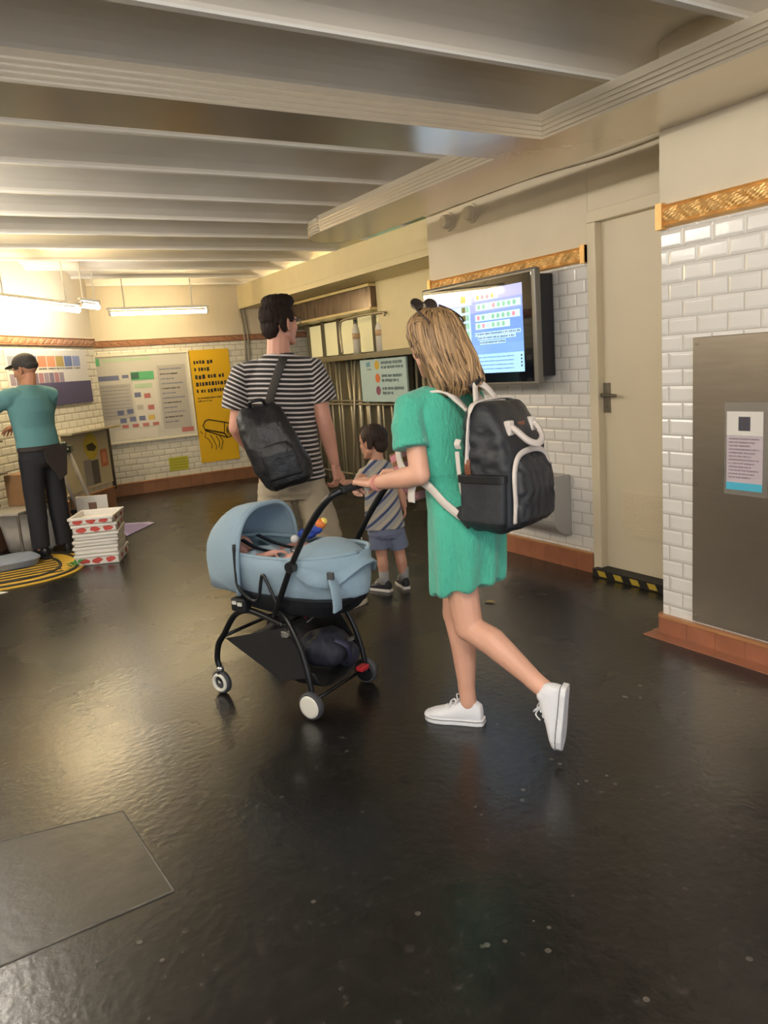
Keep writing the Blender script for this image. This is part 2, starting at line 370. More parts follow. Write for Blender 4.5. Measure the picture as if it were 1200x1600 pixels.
# round vents high on the wall
def vent(y, z, lab):
    o = empty('wall_vent', (3.555, y, z), lab, 'vent', group='round vents high on the plaster')
    b = MB(); b.cyl((0, 0, 0), (-0.02, 0, 0), 0.068, 0.064, 28); b.build('flange', PLASTER, o, bevel=0.003)
    b = MB(); b.cyl((-0.018, 0, 0), (-0.065, 0, 0), 0.052, 0.045, 28); b.build('cap', PLASTER, o, bevel=0.006)
vent(4.83, 2.415, 'left one of two round cream wall vents above the display screen')
vent(4.55, 2.42, 'right one of two round cream wall vents, nearer the door')

# ------------------------------------------------------------------ polished suspended channel with ribbed sides (T shape)
b = MB(); ZS = 2.34
b.box((2.53, -4.0, ZS), (3.0, 2.5, ZS+0.012)); 
tipc = [(3.0, 2.5), (2.98, 4.2)] + [(2.76+0.22*math.cos(a), 4.95+0.40*math.sin(a)) for a in [PI/2*k/8*1.0 for k in range(0, 9)]] + [(2.76-0.23*math.sin(a), 4.95+0.40*math.cos(a)) for a in [PI/2*k/8 for k in range(1, 9)]] + [(2.53, 2.5)]
b.prism(tipc, 'z', ZS, ZS+0.012)
b.box((2.53, -4.0, ZS+.012), (2.545, 4.95, ZS+0.11)); b.box((-4.6, 2.72, ZS), (2.53, 3.05, ZS+0.012)); b.box((-4.6, 2.72, ZS+.012), (2.529, 2.735, ZS+0.10))
b.box((-4.6, 3.035, ZS+.012), (2.529, 3.05, ZS+0.10))
for k in range(4):
    z = ZS+0.012+k*0.02
    b.box((2.519, -4.0, z), (2.53, 2.712, z+0.010)); b.box((2.519, 3.058, z), (2.53, 4.95, z+0.010)); b.box((-4.6, 2.709, z), (2.53, 2.72, z+0.010))
arc = [(2.76-0.235*math.cos(a), 4.95+0.41*math.sin(a)) for a in [PI/2*k/8 for k in range(9)]] + [(2.76+0.225*math.sin(a), 4.95+0.41*math.cos(a)) for a in [PI/2*k/8 for k in range(1, 9)]]
for k in range(4): b.tube([(x, y, ZS+0.017+k*0.02) for x, y in arc], 0.006, 6)
b.rings([[V((x, y, ZS)) for x, y in arc], [V((x, y, ZS+0.1)) for x, y in arc]], 0, cap=False, closed=False)
ch = struct(b, 'trim_6', STEEL)
for (x, y) in ((2.7, 1.2), (2.7, 2.2), (1.6, 2.9), (0.4, 2.9), (2.7, 3.6), (2.7, 4.7), (-1.2, 2.9), (2.05, 2.9)):
    b = MB(); b.cyl((x, y, ZS+.012), (x, y, ZS+.15), 0.008, n=8); b.box((x-0.02, y-0.02, ZS+0.012), (x+0.02, y+0.02, ZS+0.07)); b.build('hanger', mat('dull_metal', '8a8378', 0.3, 0.8), ch)
# conduits on the plaster beneath the channel
b = MB(); b.tube(bez([(3.52, 2.5, 2.52), (3.53, 3.2, 2.50), (3.53, 4.0, 2.53), (3.53, 5.1, 2.52)]), 0.024, 10)
struct(b, 'trim_7', PLASTER, smooth=True)

# ------------------------------------------------------------------ lamps
def tube_lamp(a, c, label, colr, e, rad=0.02, name='tube_lamp', body=True):
    a = V(a); c = V(c); d = (c-a); Ld = d.length; m = (a+c)/2
    o = empty(name, m, label, 'lamp', group='tube lamps under the ceiling'); az = math.atan2(d.x, d.y); o.rotation_euler = (0, 0, -az)
    em = mat('lit_tube_%d_%d_%d' % tuple(int(x*99) for x in colr) + '_%d' % int(e*10), colr, 0.5, emit=e)
    b = MB(); b.cyl((0, -Ld/2, 0), (0, Ld/2, 0), rad, n=14); b.build('tube', em, o, smooth=True)
    wm = mat('lamp_housing', 'd9d6cd', 0.4); b = MB(); b.box((-0.016, -Ld/2-0.03, 0.045), (0.016, Ld/2+0.03, 0.075))
    for s in (-1, 1): b.box((-0.02, s*(Ld/2+0.002)-0.012, -0.02), (0.02, s*(Ld/2+0.002)+0.012, 0.04))
    b.build('housing', wm, o, bevel=0.004)
    top = 2.70-m.z
    for s in (-1, 1): b = MB(); b.cyl((0, s*Ld*0.35, 0.07), (0, s*Ld*0.35, top), 0.008, n=8); b.build('suspension', wm, o)
    return o
tube_lamp((2.055, 9.5, 2.225), (3.215, 9.5, 2.228), 'warm tube lamp over the info board and yellow poster', YELL, TUBE_E*1.0)
tube_lamp(KP(2.45, 2.160, .45), KP(1.033, 2.196, .45), 'long warm tube lamp above the man in the teal shirt', YELL, TUBE_E*1.6, rad=0.024)
tube_lamp(KP(.96, 2.215, .45), KP(.62, 2.25, .45), 'short bluish tube lamp by the corner of the kiosk wall', COOL, TUBE_E*.8, rad=0.024)
for (a, c, lab) in (((-0.35, 4.5, 2.42), (-0.35, 5.8, 2.42), 'tube lamp left of the frame over the concourse'),
                    ((-1.9, 3.4, 2.42), (-1.9, 4.8, 2.42), 'tube lamp near the left wall, furthest inside'),
                    ((0.2, -0.4, 2.45), (0.2, 1.1, 2.45), 'tube lamp overhead where the photographer stands'),
                    ((-1.9, -0.6, 2.42), (-1.9, 0.9, 2.42), 'tube lamp near the left wall, nearest the entrance')):
    tube_lamp(a, c, lab, NEUT, TUBE_E*2.3, rad=0.026)
tube_lamp((4.7, 7.3, 2.38), (4.7, 9.3, 2.38), 'tube lamp above the steel gate line', WARM, TUBE_E*1.3, rad=0.02)
tube_lamp((4.3, 6.2, 2.47), (4.9, 6.2, 2.47), 'added greenish tube lamp behind the screen wall, tinting the ceiling teal', (0.45, 1.0, 0.9), TUBE_E*0.5, rad=0.02)  # unseen lamp, added only to give the ceiling gap its teal tint

# ------------------------------------------------------------------ flat graphics helper: quads slightly proud of a plane
class Art:
    def __init__(s, P): s.P = P; s.b = MB(); s.mats = []
    def mi(s, m):
        if m not in s.mats: s.mats.append(m)
        return s.mats.index(m)
    def q(s, a0, a1, z0, z1, m, o=0.001):
        s.b._add([s.P(a0, z0, o), s.P(a1, z0, o), s.P(a1, z1, o), s.P(a0, z1, o)], [(0, 1, 2, 3)], s.mi(m)); return s
    def poly(s, pts, m, o=0.001):
        s.b._add([s.P(a, z, o) for a, z in pts], [tuple(range(len(pts)))], s.mi(m)); return s
    def disc(s, a, z, r, m, o=0.001, n=20): return s.poly([(a+r*math.cos(2*PI*k/n), z+r*math.sin(2*PI*k/n)) for k in range(n)], m, o)
    def line(s, pts, r, m, o=0.002):
        s.b.tube([s.P(a, z, o) for a, z in pts], r, 6, s.mi(m)); return s
    def words(s, a0, a1, z, h, m, o=0.002, seed=1):
        """a line of small print: strokes of irregular width"""
        rg = random.Random(seed); a = a0; sg = 1 if a1 > a0 else -1
        while (a1-a)*sg > h*0.4:
            wd = h*rg.uniform(0.35, 0.7); s.q(a, a+sg*wd, z-h/2*rg.uniform(.6, 1), z+h/2*rg.uniform(.7, 1), m, o); a += sg*(wd+h*(0.22 if rg.random() > .18 else .6))
        return s
    def build(s, name, parent): return s.b.build(name, s.mats, parent)

def col(name, c, e=0.0, r=0.6): return mat(name, c, r, emit=e)
# ------------------------------------------------------------------ display screen
o = empty('display_screen', (3.56, 4.345, 1.58), 'large wall mounted display screen showing a pale blue departures board', 'screen')
PS = lambda y, z, off: V((3.345-off-3.56, y-4.345, z-1.58))
b = MB(); b.box((-0.215, -0.645, -0.36), (-0.165, 0.605, 0.36)); b.build('bezel', mat('bezel_grey', '77736c', 0.35, 0.3), o, bevel=0.014)
b = MB(); b.box((-0.2165, -0.61, -0.335), (-0.2, 0.575, 0.335)); b.build('glass_front', mat('screen_glass', '14161c', 0.03), o, bevel=0.002)
b = MB(); b.box((-0.165, -0.60, -0.30), (-0.145, 0.56, 0.30)); b.box((-0.13, -0.595, -0.31), (-0.02, 0.56, 0.325), 0); b.build('rear_case', BLACKP, o, bevel=0.006)
b = MB(); b.box((-0.03, -0.3, -0.2), (0.0, 0.3, 0.2)); b.build('wall_bracket', BLACKP, o)
A = Art(PS); O1 = 0.0025
E1 = 0.85
bgm = [mat('screen_bg_%d' % i, c, 0.05, emit=E1) for i, c in enumerate(('a9aede', '8f9fe0', '7496dc', '6a94da', '6f9cdd', '77a4df'))]
for i in range(6):
    z1 = 1.862-i*0.072; A.q(4.872, 3.82, z1-0.072, z1, bgm[i], O1)
pale = mat('screen_pale', 'b4d4f0', 0.05, emit=E1); whit = mat('screen_white', 'c8d0f0', 0.05, emit=E1)
A.q(4.872, 4.34, 1.775, 1.86, whit, O1+.001)
A.q(4.872, 4.36, 1.44, 1.77, pale, O1+.0008); A.q(4.872, 3.82, 1.31, 1.437, mat('screen_foot', 'a5d3f5', 0.05, emit=E1*1.05), O1+.001)
ol = mat('screen_olive', '4f5f2e', 0.05, emit=0.5); gr = mat('screen_green', '7fb79a', 0.05, emit=E1); gold = mat('screen_gold', 'c9ab52', 0.05, emit=E1)
rd = mat('screen_red', 'c98a9c', 0.05, emit=E1); sgm = mat('screen_light', 'bfe0e6', 0.05, emit=E1); ink = mat('screen_ink', '5577a8', 0.05, emit=0.6)
A.q(4.46, 4.405, 1.795, 1.853, gold, O1+.002)
for i in range(6):
    z = 1.748-i*0.0557
    A.q(4.455, 4.412, z-0.019, z+0.019, ol, O1+.002); A.q(4.405, 4.375, z-0.019, z+0.019, gr, O1+.002); A.q(4.50, 4.47, z-0.019, z+0.019, sgm, O1+.002)
    A.words(4.86, 4.62, z, 0.018, ink, O1+.002, seed=i)
for i, (z, l, r) in enumerate(((1.815, 4.30, 4.06), (1.75, 4.29, 3.84), (1.68, 4.30, 3.85), (1.626, 4.30, 3.95), (1.571, 4.31, 3.85), (1.545, 4.28, 3.90), (1.514, 4.26, 4.0))):
    rg = random.Random(i+5); A.q(l+.005, r-.005, z-0.022 if i < 4 else z-0.012, z+0.022 if i < 4 else z+0.012, sgm, O1+.0015)
    if i < 4:
        y = l-0.03
        while y > r+0.03:
            A.disc(y, z, 0.016, rg.choice([gr, gr, rd, pale, gold if i == 0 else gr]), O1+.0025); y -= 0.052
    else: A.words(l, r, z, 0.016, ink, O1+.0025, seed=i)
for i in range(4): A.words(4.80, 3.92, 1.415-i*0.026, 0.008, ink, O1+.002, seed=40+i)
for i in range(4): A.disc(3.845, 1.415-i*0.022, 0.007, TEXT, O1+.002)
A.build('screen_picture', o)

# ------------------------------------------------------------------ wall bin under the screen
o = empty('wall_bin', (3.56, 3.95, 0.22), 'light grey wall bin with rounded bottom below the display screen', 'bin')
b = MB(); pr = [(0, 0.40)] + [(-0.14+0.0*k, 0.40-0.0*k) for k in range(1)] + [(-0.16, 0.20)] + [(-0.16*math.cos(a), 0.14-0.14*math.sin(a)) for a in [PI/2*k/8 for k in range(9)]] + [(0, 0.0)]
R = [[V((x, y, z)) for x, z in pr] for y in (-0.29, 0.29)]; b.rings(R); b.build('body', mat('grey_enamel', 'a7a5a0', 0.3), o, bevel=0.008)
b = MB(); b.box((-0.15, -0.285, 0.385), (0.0, 0.285, 0.405)); b.build('lid', mat('grey_enamel_lid', '96948f', 0.3), o, bevel=0.004)

# ------------------------------------------------------------------ steel panel with notice on the pilaster
o = empty('steel_cabinet', (2.999, 1.2, 0.117), 'tall dark brushed steel cabinet front on the white tiled pillar', 'cabinet')
b = MB(); b.box((-0.018, -1.6, 0), (0.0, 1.088, 1.318)); b.build('plate', mat('brushed_steel', 'a89c8c', 0.24, 0.8, var=0.06, vscale=4, bump=0.05, bscale=90, stretch=(1, 1, 12)), o, bevel=0.003)
b = MB()
for z in (0.03, 0.66, 1.29): b = MB(); b.cyl((-0.018, 1.07, z), (-0.022, 1.07, z), 0.007, n=12); b.build('screw', mat('dull_metal', '8a8378'), o)
o = empty('paper_notice', (2.982, 2.025, 0.95), 'small printed notice in a clear sleeve on the steel panel', 'notice')
PN = lambda y, z, off: V((-off, y-2.025, z-0.95))
b = MB(); b.box((-0.002, -0.105, -0.20), (0.001, 0.098, 0.20)); b.build('clear_sleeve', mat('clear_plastic', 'b8b4ad', 0.12, alpha=0.35), o)
A = Art(PN); A.q(2.112, 1.942, 0.79, 1.112, mat('notice_lilac', 'c3b6bd', 0.6), 0.003); A.q(2.112, 1.942, 1.01, 1.112, WHITEP, 0.004); A.q(2.112, 1.942, 0.772, 0.805, mat('notice_blue', '4fb3cf', 0.6), 0.004)
A.q(2.055, 2.0, 1.03, 1.09, mat('notice_dark', '4a4650', 0.7), 0.005)
gy = mat('notice_ink', '8f7f88', 0.7)
for i in range(12): A.words(2.10, 1.955+0.02*(i % 3), 0.995-i*0.0152, 0.007, gy, 0.005, seed=i)
A.build('printed_sheet', o)

# ------------------------------------------------------------------ back wall: information board, yellow poster, sticker
o = empty('information_board', (2.5, 10.2, 1.2), 'large white information board with small coloured boxes on the back wall', 'board')
PB = lambda x, z, off: V((x-2.5, -off, z-1.2))
b = MB(); b.box((-0.66, -0.03, -0.52), (0.605, 0.0, 0.58)); b.build('backing', mat('board_white', 'c9c6bb', 0.3), o)
b = MB()
for q in (((-0.66, -0.045, -0.53), (0.62, 0.0, -0.50)), ((-0.66, -0.045, 0.565), (0.62, 0.0, 0.59)), ((0.595, -0.045, -0.5), (0.62, 0, 0.565)), ((-0.66, -0.045, -0.5), (-0.64, 0, 0.565))): b.box(*q)
b.build('frame', mat('frame_cream', 'e4dcc4', 0.35), o, bevel=0.003)
A = Art(PB); c1 = mat('pale_grey_print', 'b3aea4', 0.6); c2 = mat('green_print', '5fae7a', 0.6); c3 = mat('blue_print', '6e7390', 0.6); c4 = mat('red_print', 'b8706a', 0.6); c5 = mat('pale_green_print', 'b5c9a8', 0.6); c6 = mat('yellow_print', 'd2b45c', 0.6); lt = mat('pale_print', 'd5d0c4', 0.6)
A.q(1.93, 1.99, 1.66, 1.75, c2, .032); A.q(2.02, 2.62, 1.70, 1.74, c5, .032)
A.q(2.69, 3.06, 0.80, 1.62, c1, .032); A.q(1.93, 2.33, 0.98, 1.42, c1, .032); A.q(2.36, 2.66, 0.86, 1.44, lt, .032)
A.q(2.35, 2.45, 1.47, 1.55, mat('dark_green_print', '3f6a55', .6), .034); A.q(2.35, 2.64, 1.455, 1.56, c2, .033); A.q(2.38, 2.60, 1.35, 1.41, c5, .034)
A.q(1.95, 2.20, 1.47, 1.53, c3, .033); A.q(2.24, 2.32, 1.49, 1.53, c3, .033)
for i in range(12): A.words(2.72, 3.02-0.06*(i % 3), 1.57-i*0.062, 0.02, TEXT if i % 3 == 1 else c3, .034, seed=i)
for i in range(9): A.words(1.96, 2.30, 1.39-i*0.045, 0.010, c3, .034, seed=i+20)
for (x, z, m) in ((2.40, 1.27, c3), (2.52, 1.25, c4), (2.41, 1.11, c1), (2.55, 1.10, c4), (2.42, 0.97, c3), (2.54, 0.97, c6), (2.16, 1.06, c3), (2.28, 1.07, c3), (2.18, .96, c3), (2.30, .97, c3)): A.q(x-.035, x+.045, z-.03, z+.03, m, .034)
for i in range(4): A.q(2.16+i*.13, 2.24+i*.13, 0.865, 0.905, c4, .034)
A.q(2.92, 3.08, 0.74, 0.80, c4, .034); A.q(2.05, 2.60, 0.72, 0.84, lt, .032)
A.build('printed_sheet', o)

o = empty('yellow_poster', (3.41, 10.2, 1.04), 'tall bright yellow poster with a line drawing of a hand holding a roll', 'poster')
PY = lambda x, z, off: V((x-3.41, -off, z-1.04))
b = MB(); b.box((-0.27, -0.012, -0.75), (0.275, 0, 0.75)); b.build('sheet', mat('poster_yellow', 'dfb11c', 0.5), o)
A = Art(PY)
for i, (x1, z, h) in enumerate(((3.47, 1.627, .055), (3.42, 1.533, .055), (3.61, 1.435, .06), (3.61, 1.34, .06), (3.60, 1.248, .055))): A.words(3.185, x1, z, h, TEXT, .014, seed=i+3)
A.words(3.185, 3.60, 1.155, .022, TEXT, .014, seed=31); A.words(3.185, 3.38, 1.115, .022, TEXT, .014, seed=32)
ln = mat('poster_ink', '3a3016', 0.6)
A.line([(3.25, .85), (3.30, .865), (3.55, .80), (3.62, .765), (3.645, .69), (3.62, .62), (3.54, .595), (3.24, .72), (3.215, .79), (3.25, .85)], .008, ln, .014)
A.line([(3.24, .735), (3.50, .66), (3.54, .60)], .011, ln, .014); A.line([(3.50, .66), (3.52, .80)], .006, ln, .014)
for r in (.05, .033, .017): A.line([(3.575+r*.8*math.cos(a), .69+r*1.3*math.sin(a)) for a in [2*PI*k/14 for k in range(15)]], .005, ln, .014)
for i, pts in enumerate((((3.24, .70), (3.22, .64), (3.27, .60), (3.31, .52), (3.30, .47)), ((3.30, .66), (3.34, .58), (3.37, .50), (3.36, .45)), ((3.38, .64), (3.42, .55), (3.40, .47)), ((3.43, .63), (3.47, .56), (3.43, .44)), ((3.20, .68), (3.17, .72)))): A.line(pts, .005, ln, .014)
A.build('drawing_and_text', o)
o = empty('wall_sticker', (2.83, 10.2, 0.325), 'small yellow green sticker low on the back wall tiles', 'sticker')
b = MB(); b.box((-0.13, -0.004, -0.09), (0.13, 0, 0.09)); b.build('sheet', mat('sticker_green', 'b5b238', 0.5), o)
A = Art(lambda x, z, off: V((x, -off, z)))
for i in range(4): A.words(-0.11, 0.11, 0.06-i*.038, .016, mat('sticker_ink', '8a8428', .6), .005, seed=i)
A.build('print', o)
o = empty('hanging_cable', (3.9, 10.17, 0), 'pair of thin grey cables down the back wall behind the man', 'cable')
for dx in (0, 0.05):
    b = MB(); b.tube(bez([(dx, 0, 2.3), (dx+.03, 0, 1.9), (dx-.01, 0, 1.2), (dx+.01, 0, .6), (dx, 0, .05)]), 0.012, 8); b.build('cable_run', mat('cable_grey', '8f8878', .4), o, smooth=True)

# ------------------------------------------------------------------ gate line with tubes, shelf, sign
GX = 4.5
o = empty('steel_gate_line', (GX, 8.2, 0), 'row of upright steel tubes and rails behind the man and boy', 'gate')
st = mat('gate_steel', 'b0a78f', 0.35, 0.45); std = mat('gate_steel_dark', '6f6b5c', 0.4, 0.4)
rg = random.Random(4)
for i in range(34):
    y = -2.75+i*0.139+rg.uniform(-.015, .015); r = rg.choice((.014, .022, .03))
    b = MB(); b.tube([(rg.uniform(-.05, .05), y, 0), (rg.uniform(-.02, .02), y+rg.uniform(-.04, .04), 1.55)], r, 12); b.build('upright_tube', st, o, smooth=True)
for z in (0.12, 0.98, 1.02): 
    b = MB(); b.tube([(-0.05, -2.8, z), (-0.05, 2.0, z)], .012, 8); b.build('rail', st, o, smooth=True)
b = MB(); b.box((-0.18, -2.85, 1.50), (0.10, 0.60, 1.56)); b.box((0.06, -2.85, 0), (0.09, 2.0, 1.5), 1); b.build('shelf', [mat('shelf_steel', '8d8877', .3, .6), std], o, bevel=.004)
for (y, sgn) in ((.62, 1), (1.0, 1), (1.35, -1), (.1, -1)):
    b = MB(); b.tube([(-.06, y, 0.02), (-.07, y+sgn*.28, 1.5)], .016, 10); b.build('slanted_brace', st, o, smooth=True)
b = MB(); b.tube(bez([(-0.12, 0.02, 1.58), (-0.12, 0.03, 1.88), (-0.12, -0.12, 1.965), (-0.12, -0.9, 1.97), (-0.12, -1.0, 1.93)]), .014, 10); b.build('curved_handrail', st, o, smooth=True)
# backlit posters above the shelf
lit = mat('lit_panel', 'e8dfae', 0.5, emit=0.30)
o = empty('light_box_row', (GX+0.12, 8.3, 1.56), 'row of softly lit cream panels above the gate shelf', 'light box')
for i in range(5):
    y0_ = -.88+i*0.44
    b = MB(); b.box((0, y0_, 0.02), (0.05, y0_+0.37, 0.42+.01*(i % 2))); b.build('lit_panel', lit, o, bevel=.004)
    b = MB(); b.box((-.02, y0_+0.37, 0), (0.05, y0_+0.44, 0.5)); b.build('mullion', std, o)
for i, (y, dx, lab) in enumerate(((7.98, -.05, 'white cleaning bottle shape with label on the gate shelf, left one'), (7.42, -.04, 'wider white labelled bottle on the gate shelf, right one beside the column'))):
    o = empty('bottle', (GX+dx, y, 1.56), lab, 'bottle', group='white bottles on the gate shelf'); rr_ = .045+.025*i
    b = MB(); b.loft([(0, 0, 0, rr_, rr_), (0, 0, .25, rr_, rr_), (0, 0, .30, rr_*.8, rr_*.8), (0, 0, .33, rr_*.35, rr_*.35), (0, 0, .35, rr_*.35, rr_*.35)], 20); b.build('body', mat('bottle_white', 'dcd9cf', .4), o, smooth=True)
    b = MB(); b.cyl((0, 0, .17), (0, 0, .235), rr_*1.02, n=20); b.build('label_band', mat('label_tan', 'c9a884', .5), o, smooth=True)
    b = MB(); b.cyl((0, 0, .345), (0, 0, .385), rr_*.42, n=14); b.build('bottle_cap', mat('cap_grey', '55544f', .4), o, smooth=True)
# column and header beam
b = MB(); b.box((4.42, 5.35, 1.565), (4.75, 7.42, 2.6)); struct(b, 'trim_8', mat('cream_column', 'ddd0a6', .45), bevel=.01)
o = empty('header_beam', (4.35, 8.4, 2.14), 'long dark mirror like header beam over the gate line', 'beam')
b = MB(); b.box((0, -0.98, -0.1), (0.3, 1.78, 0.12)); b.build('fascia', mat('dark_mirror', '6b5a4c', .25, .5, var=.35, vscale=7, stretch=(1, 2, .6)), o, bevel=.004)
b = MB(); b.box((-.02, -0.98, .12), (0.32, 1.78, .15)); b.box((-.015, -0.98, -.125), (0.32, 1.78, -.1)); b.build('edge_strip', mat('warm_strip', 'd9c48a', .3), o)
b = MB(); b.box((3.9, 5.12, 2.30), (6.1, 10.2, 2.36)); b.box((3.9, 5.12, 2.361), (3.93, 10.2, 2.60)); struct(b, 'trim_9', mat('cream_column', 'ddd0a6'))
# line number sign
o = empty('line_sign', (4.38, 7.33, 1.25), 'pale blue exit sign board with yellow, orange and plum dots', 'sign')
b = MB(); b.box((-.012, -.50, -.235), (.012, .47, .235)); b.build('board', mat('sign_blue', 'b3cdd0', .4), o, bevel=.003)
A = Art(lambda y, z, off: V((-.012-off, y-7.33, z-1.25)))
for i, (z, c) in enumerate(((1.417, 'd2ad3c'), (1.276, 'd2733f'), (1.14, '8c5470'))):
    A.disc(7.42, z, .05, mat('dot_%d' % i, c, .5), .002)
    A.words(7.33, 6.9, z+.022, .034, mat('sign_ink', '4c6470', .6), .002, seed=i); A.words(7.33, 6.86+.12*i, z-.028, .034, mat('sign_ink', '4c6470', .6), .002, seed=i+9)
A.poly([(7.66, 1.45), (7.57, 1.46), (7.56, 1.41), (7.65, 1.40)], mat('sign_mark', '6aa0bd', .5), .002); A.words(7.64, 7.55, 1.375, .015, mat('sign_ink', '4c6470', .6), .002, seed=8)
A.build('sign_print', o)
b = MB()
for y in (-.4, .4): b.box((.012, y-.02, -.2), (.125, y+.02, .25))
b.build('bracket', std, o)

# ------------------------------------------------------------------ kiosk wall: poster, purple board, counter
def KO(name, s, z, lab, cat, off=0.0, group=None):
    p_ = KP(s, z, off); o = empty(name, p_, lab, cat, group=group); ang = math.atan2(-KD.x, KD.y); o.rotation_euler = (0, 0, ang); return o
# local axes: y along the wall towards the corner, x outwards (KN)
o = KO('kiosk_poster', 0.95, 1.62, 'wide white poster strip with rows of coloured pictures on the kiosk wall', 'poster')
b = MB(); b.box((0, -.75, -.22), (.012, .73, .20)); b.build('sheet', mat('poster_white', 'cfccc6', .5), o)
A = Art(lambda y, z, off: V((.012+off, y, z)))
rg = random.Random(3)
for i, c in enumerate(('8a8f9c', 'a7c4cf', '6f7fa8', 'c07a5f', 'c98462', 'a08a50', '5f6f98', '8390b8')):
    y = -.72+i*.165; A.q(y, y+.15, .03, .14, mat('pic_%d' % i, c, .6), .001); A.words(y, y+.15, .01, .02, TEXT, .001, seed=i)
for i in range(10): y = -.72+i*.095; A.q(y, y+.085, -.14, -.03, mat('pic_b%d' % (i % 3), ('8a7f8e', '6f667e', '9a6f78')[i % 3], .6), .001)
A.build('picture_rows', o)
o = KO('purple_board', 0.72, 1.37, 'plain dark purple board behind the man in the teal shirt', 'board')
b = MB(); b.box((0, -.72, -.12), (.02, .52, .12)); b.build('sheet', mat('board_purple', '4e4a68', .5), o, bevel=.003)
o = KO('kiosk_counter', 0.0, 0.0, 'low counter with steel top and printed front at the kiosk corner', 'counter')
b = MB(); b.box((0, -1.0, .93), (.16, .08, .955)); b.build('top', mat('counter_steel', 'cfc7ae', .2, .7), o, bevel=.005)
b = MB(); b.box((0, -1.0, .30), (.025, -.02, .93)); b.build('front_panel', mat('counter_beige', 'b8ad90', .4), o)
A = Art(lambda y, z, off: V((.025+off, y, z)))
A.disc(-.42, .76, .15, mat('label_yellow', 'c4ad38', .5), .001, 28); A.poly([(-.5, .72), (-.36, .70), (-.30, .74), (-.38, .80), (-.52, .78)], mat('label_dark', '4f4526', .6), .002)
A.q(-.24, -.08, .50, .70, mat('label_red', 'b5694c', .5), .001); A.q(-.20, -.12, .54, .66, mat('label_red2', 'd08b6a', .5), .002); A.q(-.62, -.46, .33, .62, mat('label_grey', '8c8684', .5), .001); A.q(-.46, -.30, .33, .60, mat('label_dark2', '5a5350', .5), .0012)
A.build('printed_front', o)
b = MB(); b.box((-.30, .0, .20), (.02, .06, .95)); b.build('side_panel', mat('side_dark', '4c4944', .25, .5), o, bevel=.004)
b = MB(); b.box((-.335, .0, .19), (-.30, .065, .97)); b.build('red_edge', mat('red_edge', '8c3b3a', .4), o)

# ------------------------------------------------------------------ vendor's goods
PACK = mat('polystyrene', 'e2ddd4', .6, bump=.2, bscale=180); REDP = mat('crate_red', 'b8453c', .5)
def crate(x, y, z, az, sx, sy, h, lab, red=True, open_=False):
    o = empty('fruit_crate', (x, y, z), lab, 'crate', az=az, group='white crates stacked beside the yellow mat')
    b = MB(); t = .014
    b.box((-sx/2, -sy/2, 0), (sx/2, sy/2, t)); b.box((-sx/2, -sy/2, 0), (-sx/2+t, sy/2, h)); b.box((sx/2-t, -sy/2, 0), (sx/2, sy/2, h))
    b.box((-sx/2, -sy/2, 0), (sx/2, -sy/2+t, h)); b.box((-sx/2, sy/2-t, 0), (sx/2, sy/2, h)); b.build('tray', PACK, o, bevel=.004)
    b = MB()
    for q in (((-sx/2-.008, -sy/2-.008, h-.018), (-sx/2+.012, sy/2+.008, h+.003)), ((sx/2-.012, -sy/2-.008, h-.018), (sx/2+.008, sy/2+.008, h+.003)), ((-sx/2, -sy/2-.008, h-.018), (sx/2, -sy/2+.012, h+.003)), ((-sx/2, sy/2-.012, h-.018), (sx/2, sy/2+.008, h+.003))): b.box(*q)
    b.build('rim', PACK, o, bevel=.003)
    if red:
        A = Art(lambda a, zz, off: V((a, -sy/2-off, zz))); rg = random.Random(int(z*100))
        for k in range(3):
            c = -sx*.3+k*sx*.3; m_ = h*.45; A.poly([(c+rg.uniform(.03, .05)*math.cos(2*PI*j/9), m_+rg.uniform(.014, .03)*math.sin(2*PI*j/9)) for j in range(9)], REDP, .002)
        for k in range(2):
            c = -sy*.2+k*sy*.45; B_ = [(c+rg.uniform(.03, .05)*math.cos(2*PI*j/9), h*.45+rg.uniform(.014, .03)*math.sin(2*PI*j/9)) for j in range(9)]
            A.b._add([(sx/2+.002, a, zz) for a, zz in B_], [tuple(range(9))], A.mi(REDP))
        A.build('red_print', o)
    return o
crz = 0
for i, (h, red, lab) in enumerate(((.085, True, 'white polystyrene crate with red print, bottom of the stack'), (.06, False, 'plain white crate, second from the bottom of the stack'), (.05, False, 'thin plain white crate in the middle of the stack'), (.05, False, 'shallow plain white crate just below the top ones'), (.07, True, 'white crate with red print, second from the top of the stack'), (.055, True, 'open white crate on top of the crate stack'))):
    crate(1.11+random.uniform(-.01, .01), 6.62+random.uniform(-.01, .01), crz, 22+random.uniform(-3, 3), .34, .40, h, lab, red); crz += h+.004
def basket(x, y, z, az, lab):
    o = empty('storage_tub', (x, y, z), lab, 'tub', az=az)
    b = MB(); b.loft([(0, 0, 0, .20, .15), (0, 0, .34, .245, .19)], 32, power=4, cap=False); b.loft([(0, 0, .005, .2, .15), (0, 0, .006, .01, .01)], 32, power=4, cap=False); b.build('tub_body', mat('tub_white', 'e0dacd', .5, var=.1, vscale=9), o, smooth=True, thick=.008)
    b = MB(); b.tube([(0.25*math.copysign(abs(math.cos(a))**.5, math.cos(a)), .195*math.copysign(abs(math.sin(a))**.5, math.sin(a)), .345) for a in [2*PI*k/40 for k in range(41)]], .010, 8); b.build('rim', mat('tub_rim', 'ddd6c8', .4), o, smooth=True)
    b = MB(); b.ell((0.02, 0, .27), (.19, .14, .06)); b.build('cloth_heap', mat('cloth_cream', 'b59a6c', .8, var=.3, vscale=14), o, smooth=True)
    return o
_k = KP(2.08, 0, .24); basket(_k.x, _k.y, 0, -51, 'white plastic tub with goods by the legs of the man in teal')
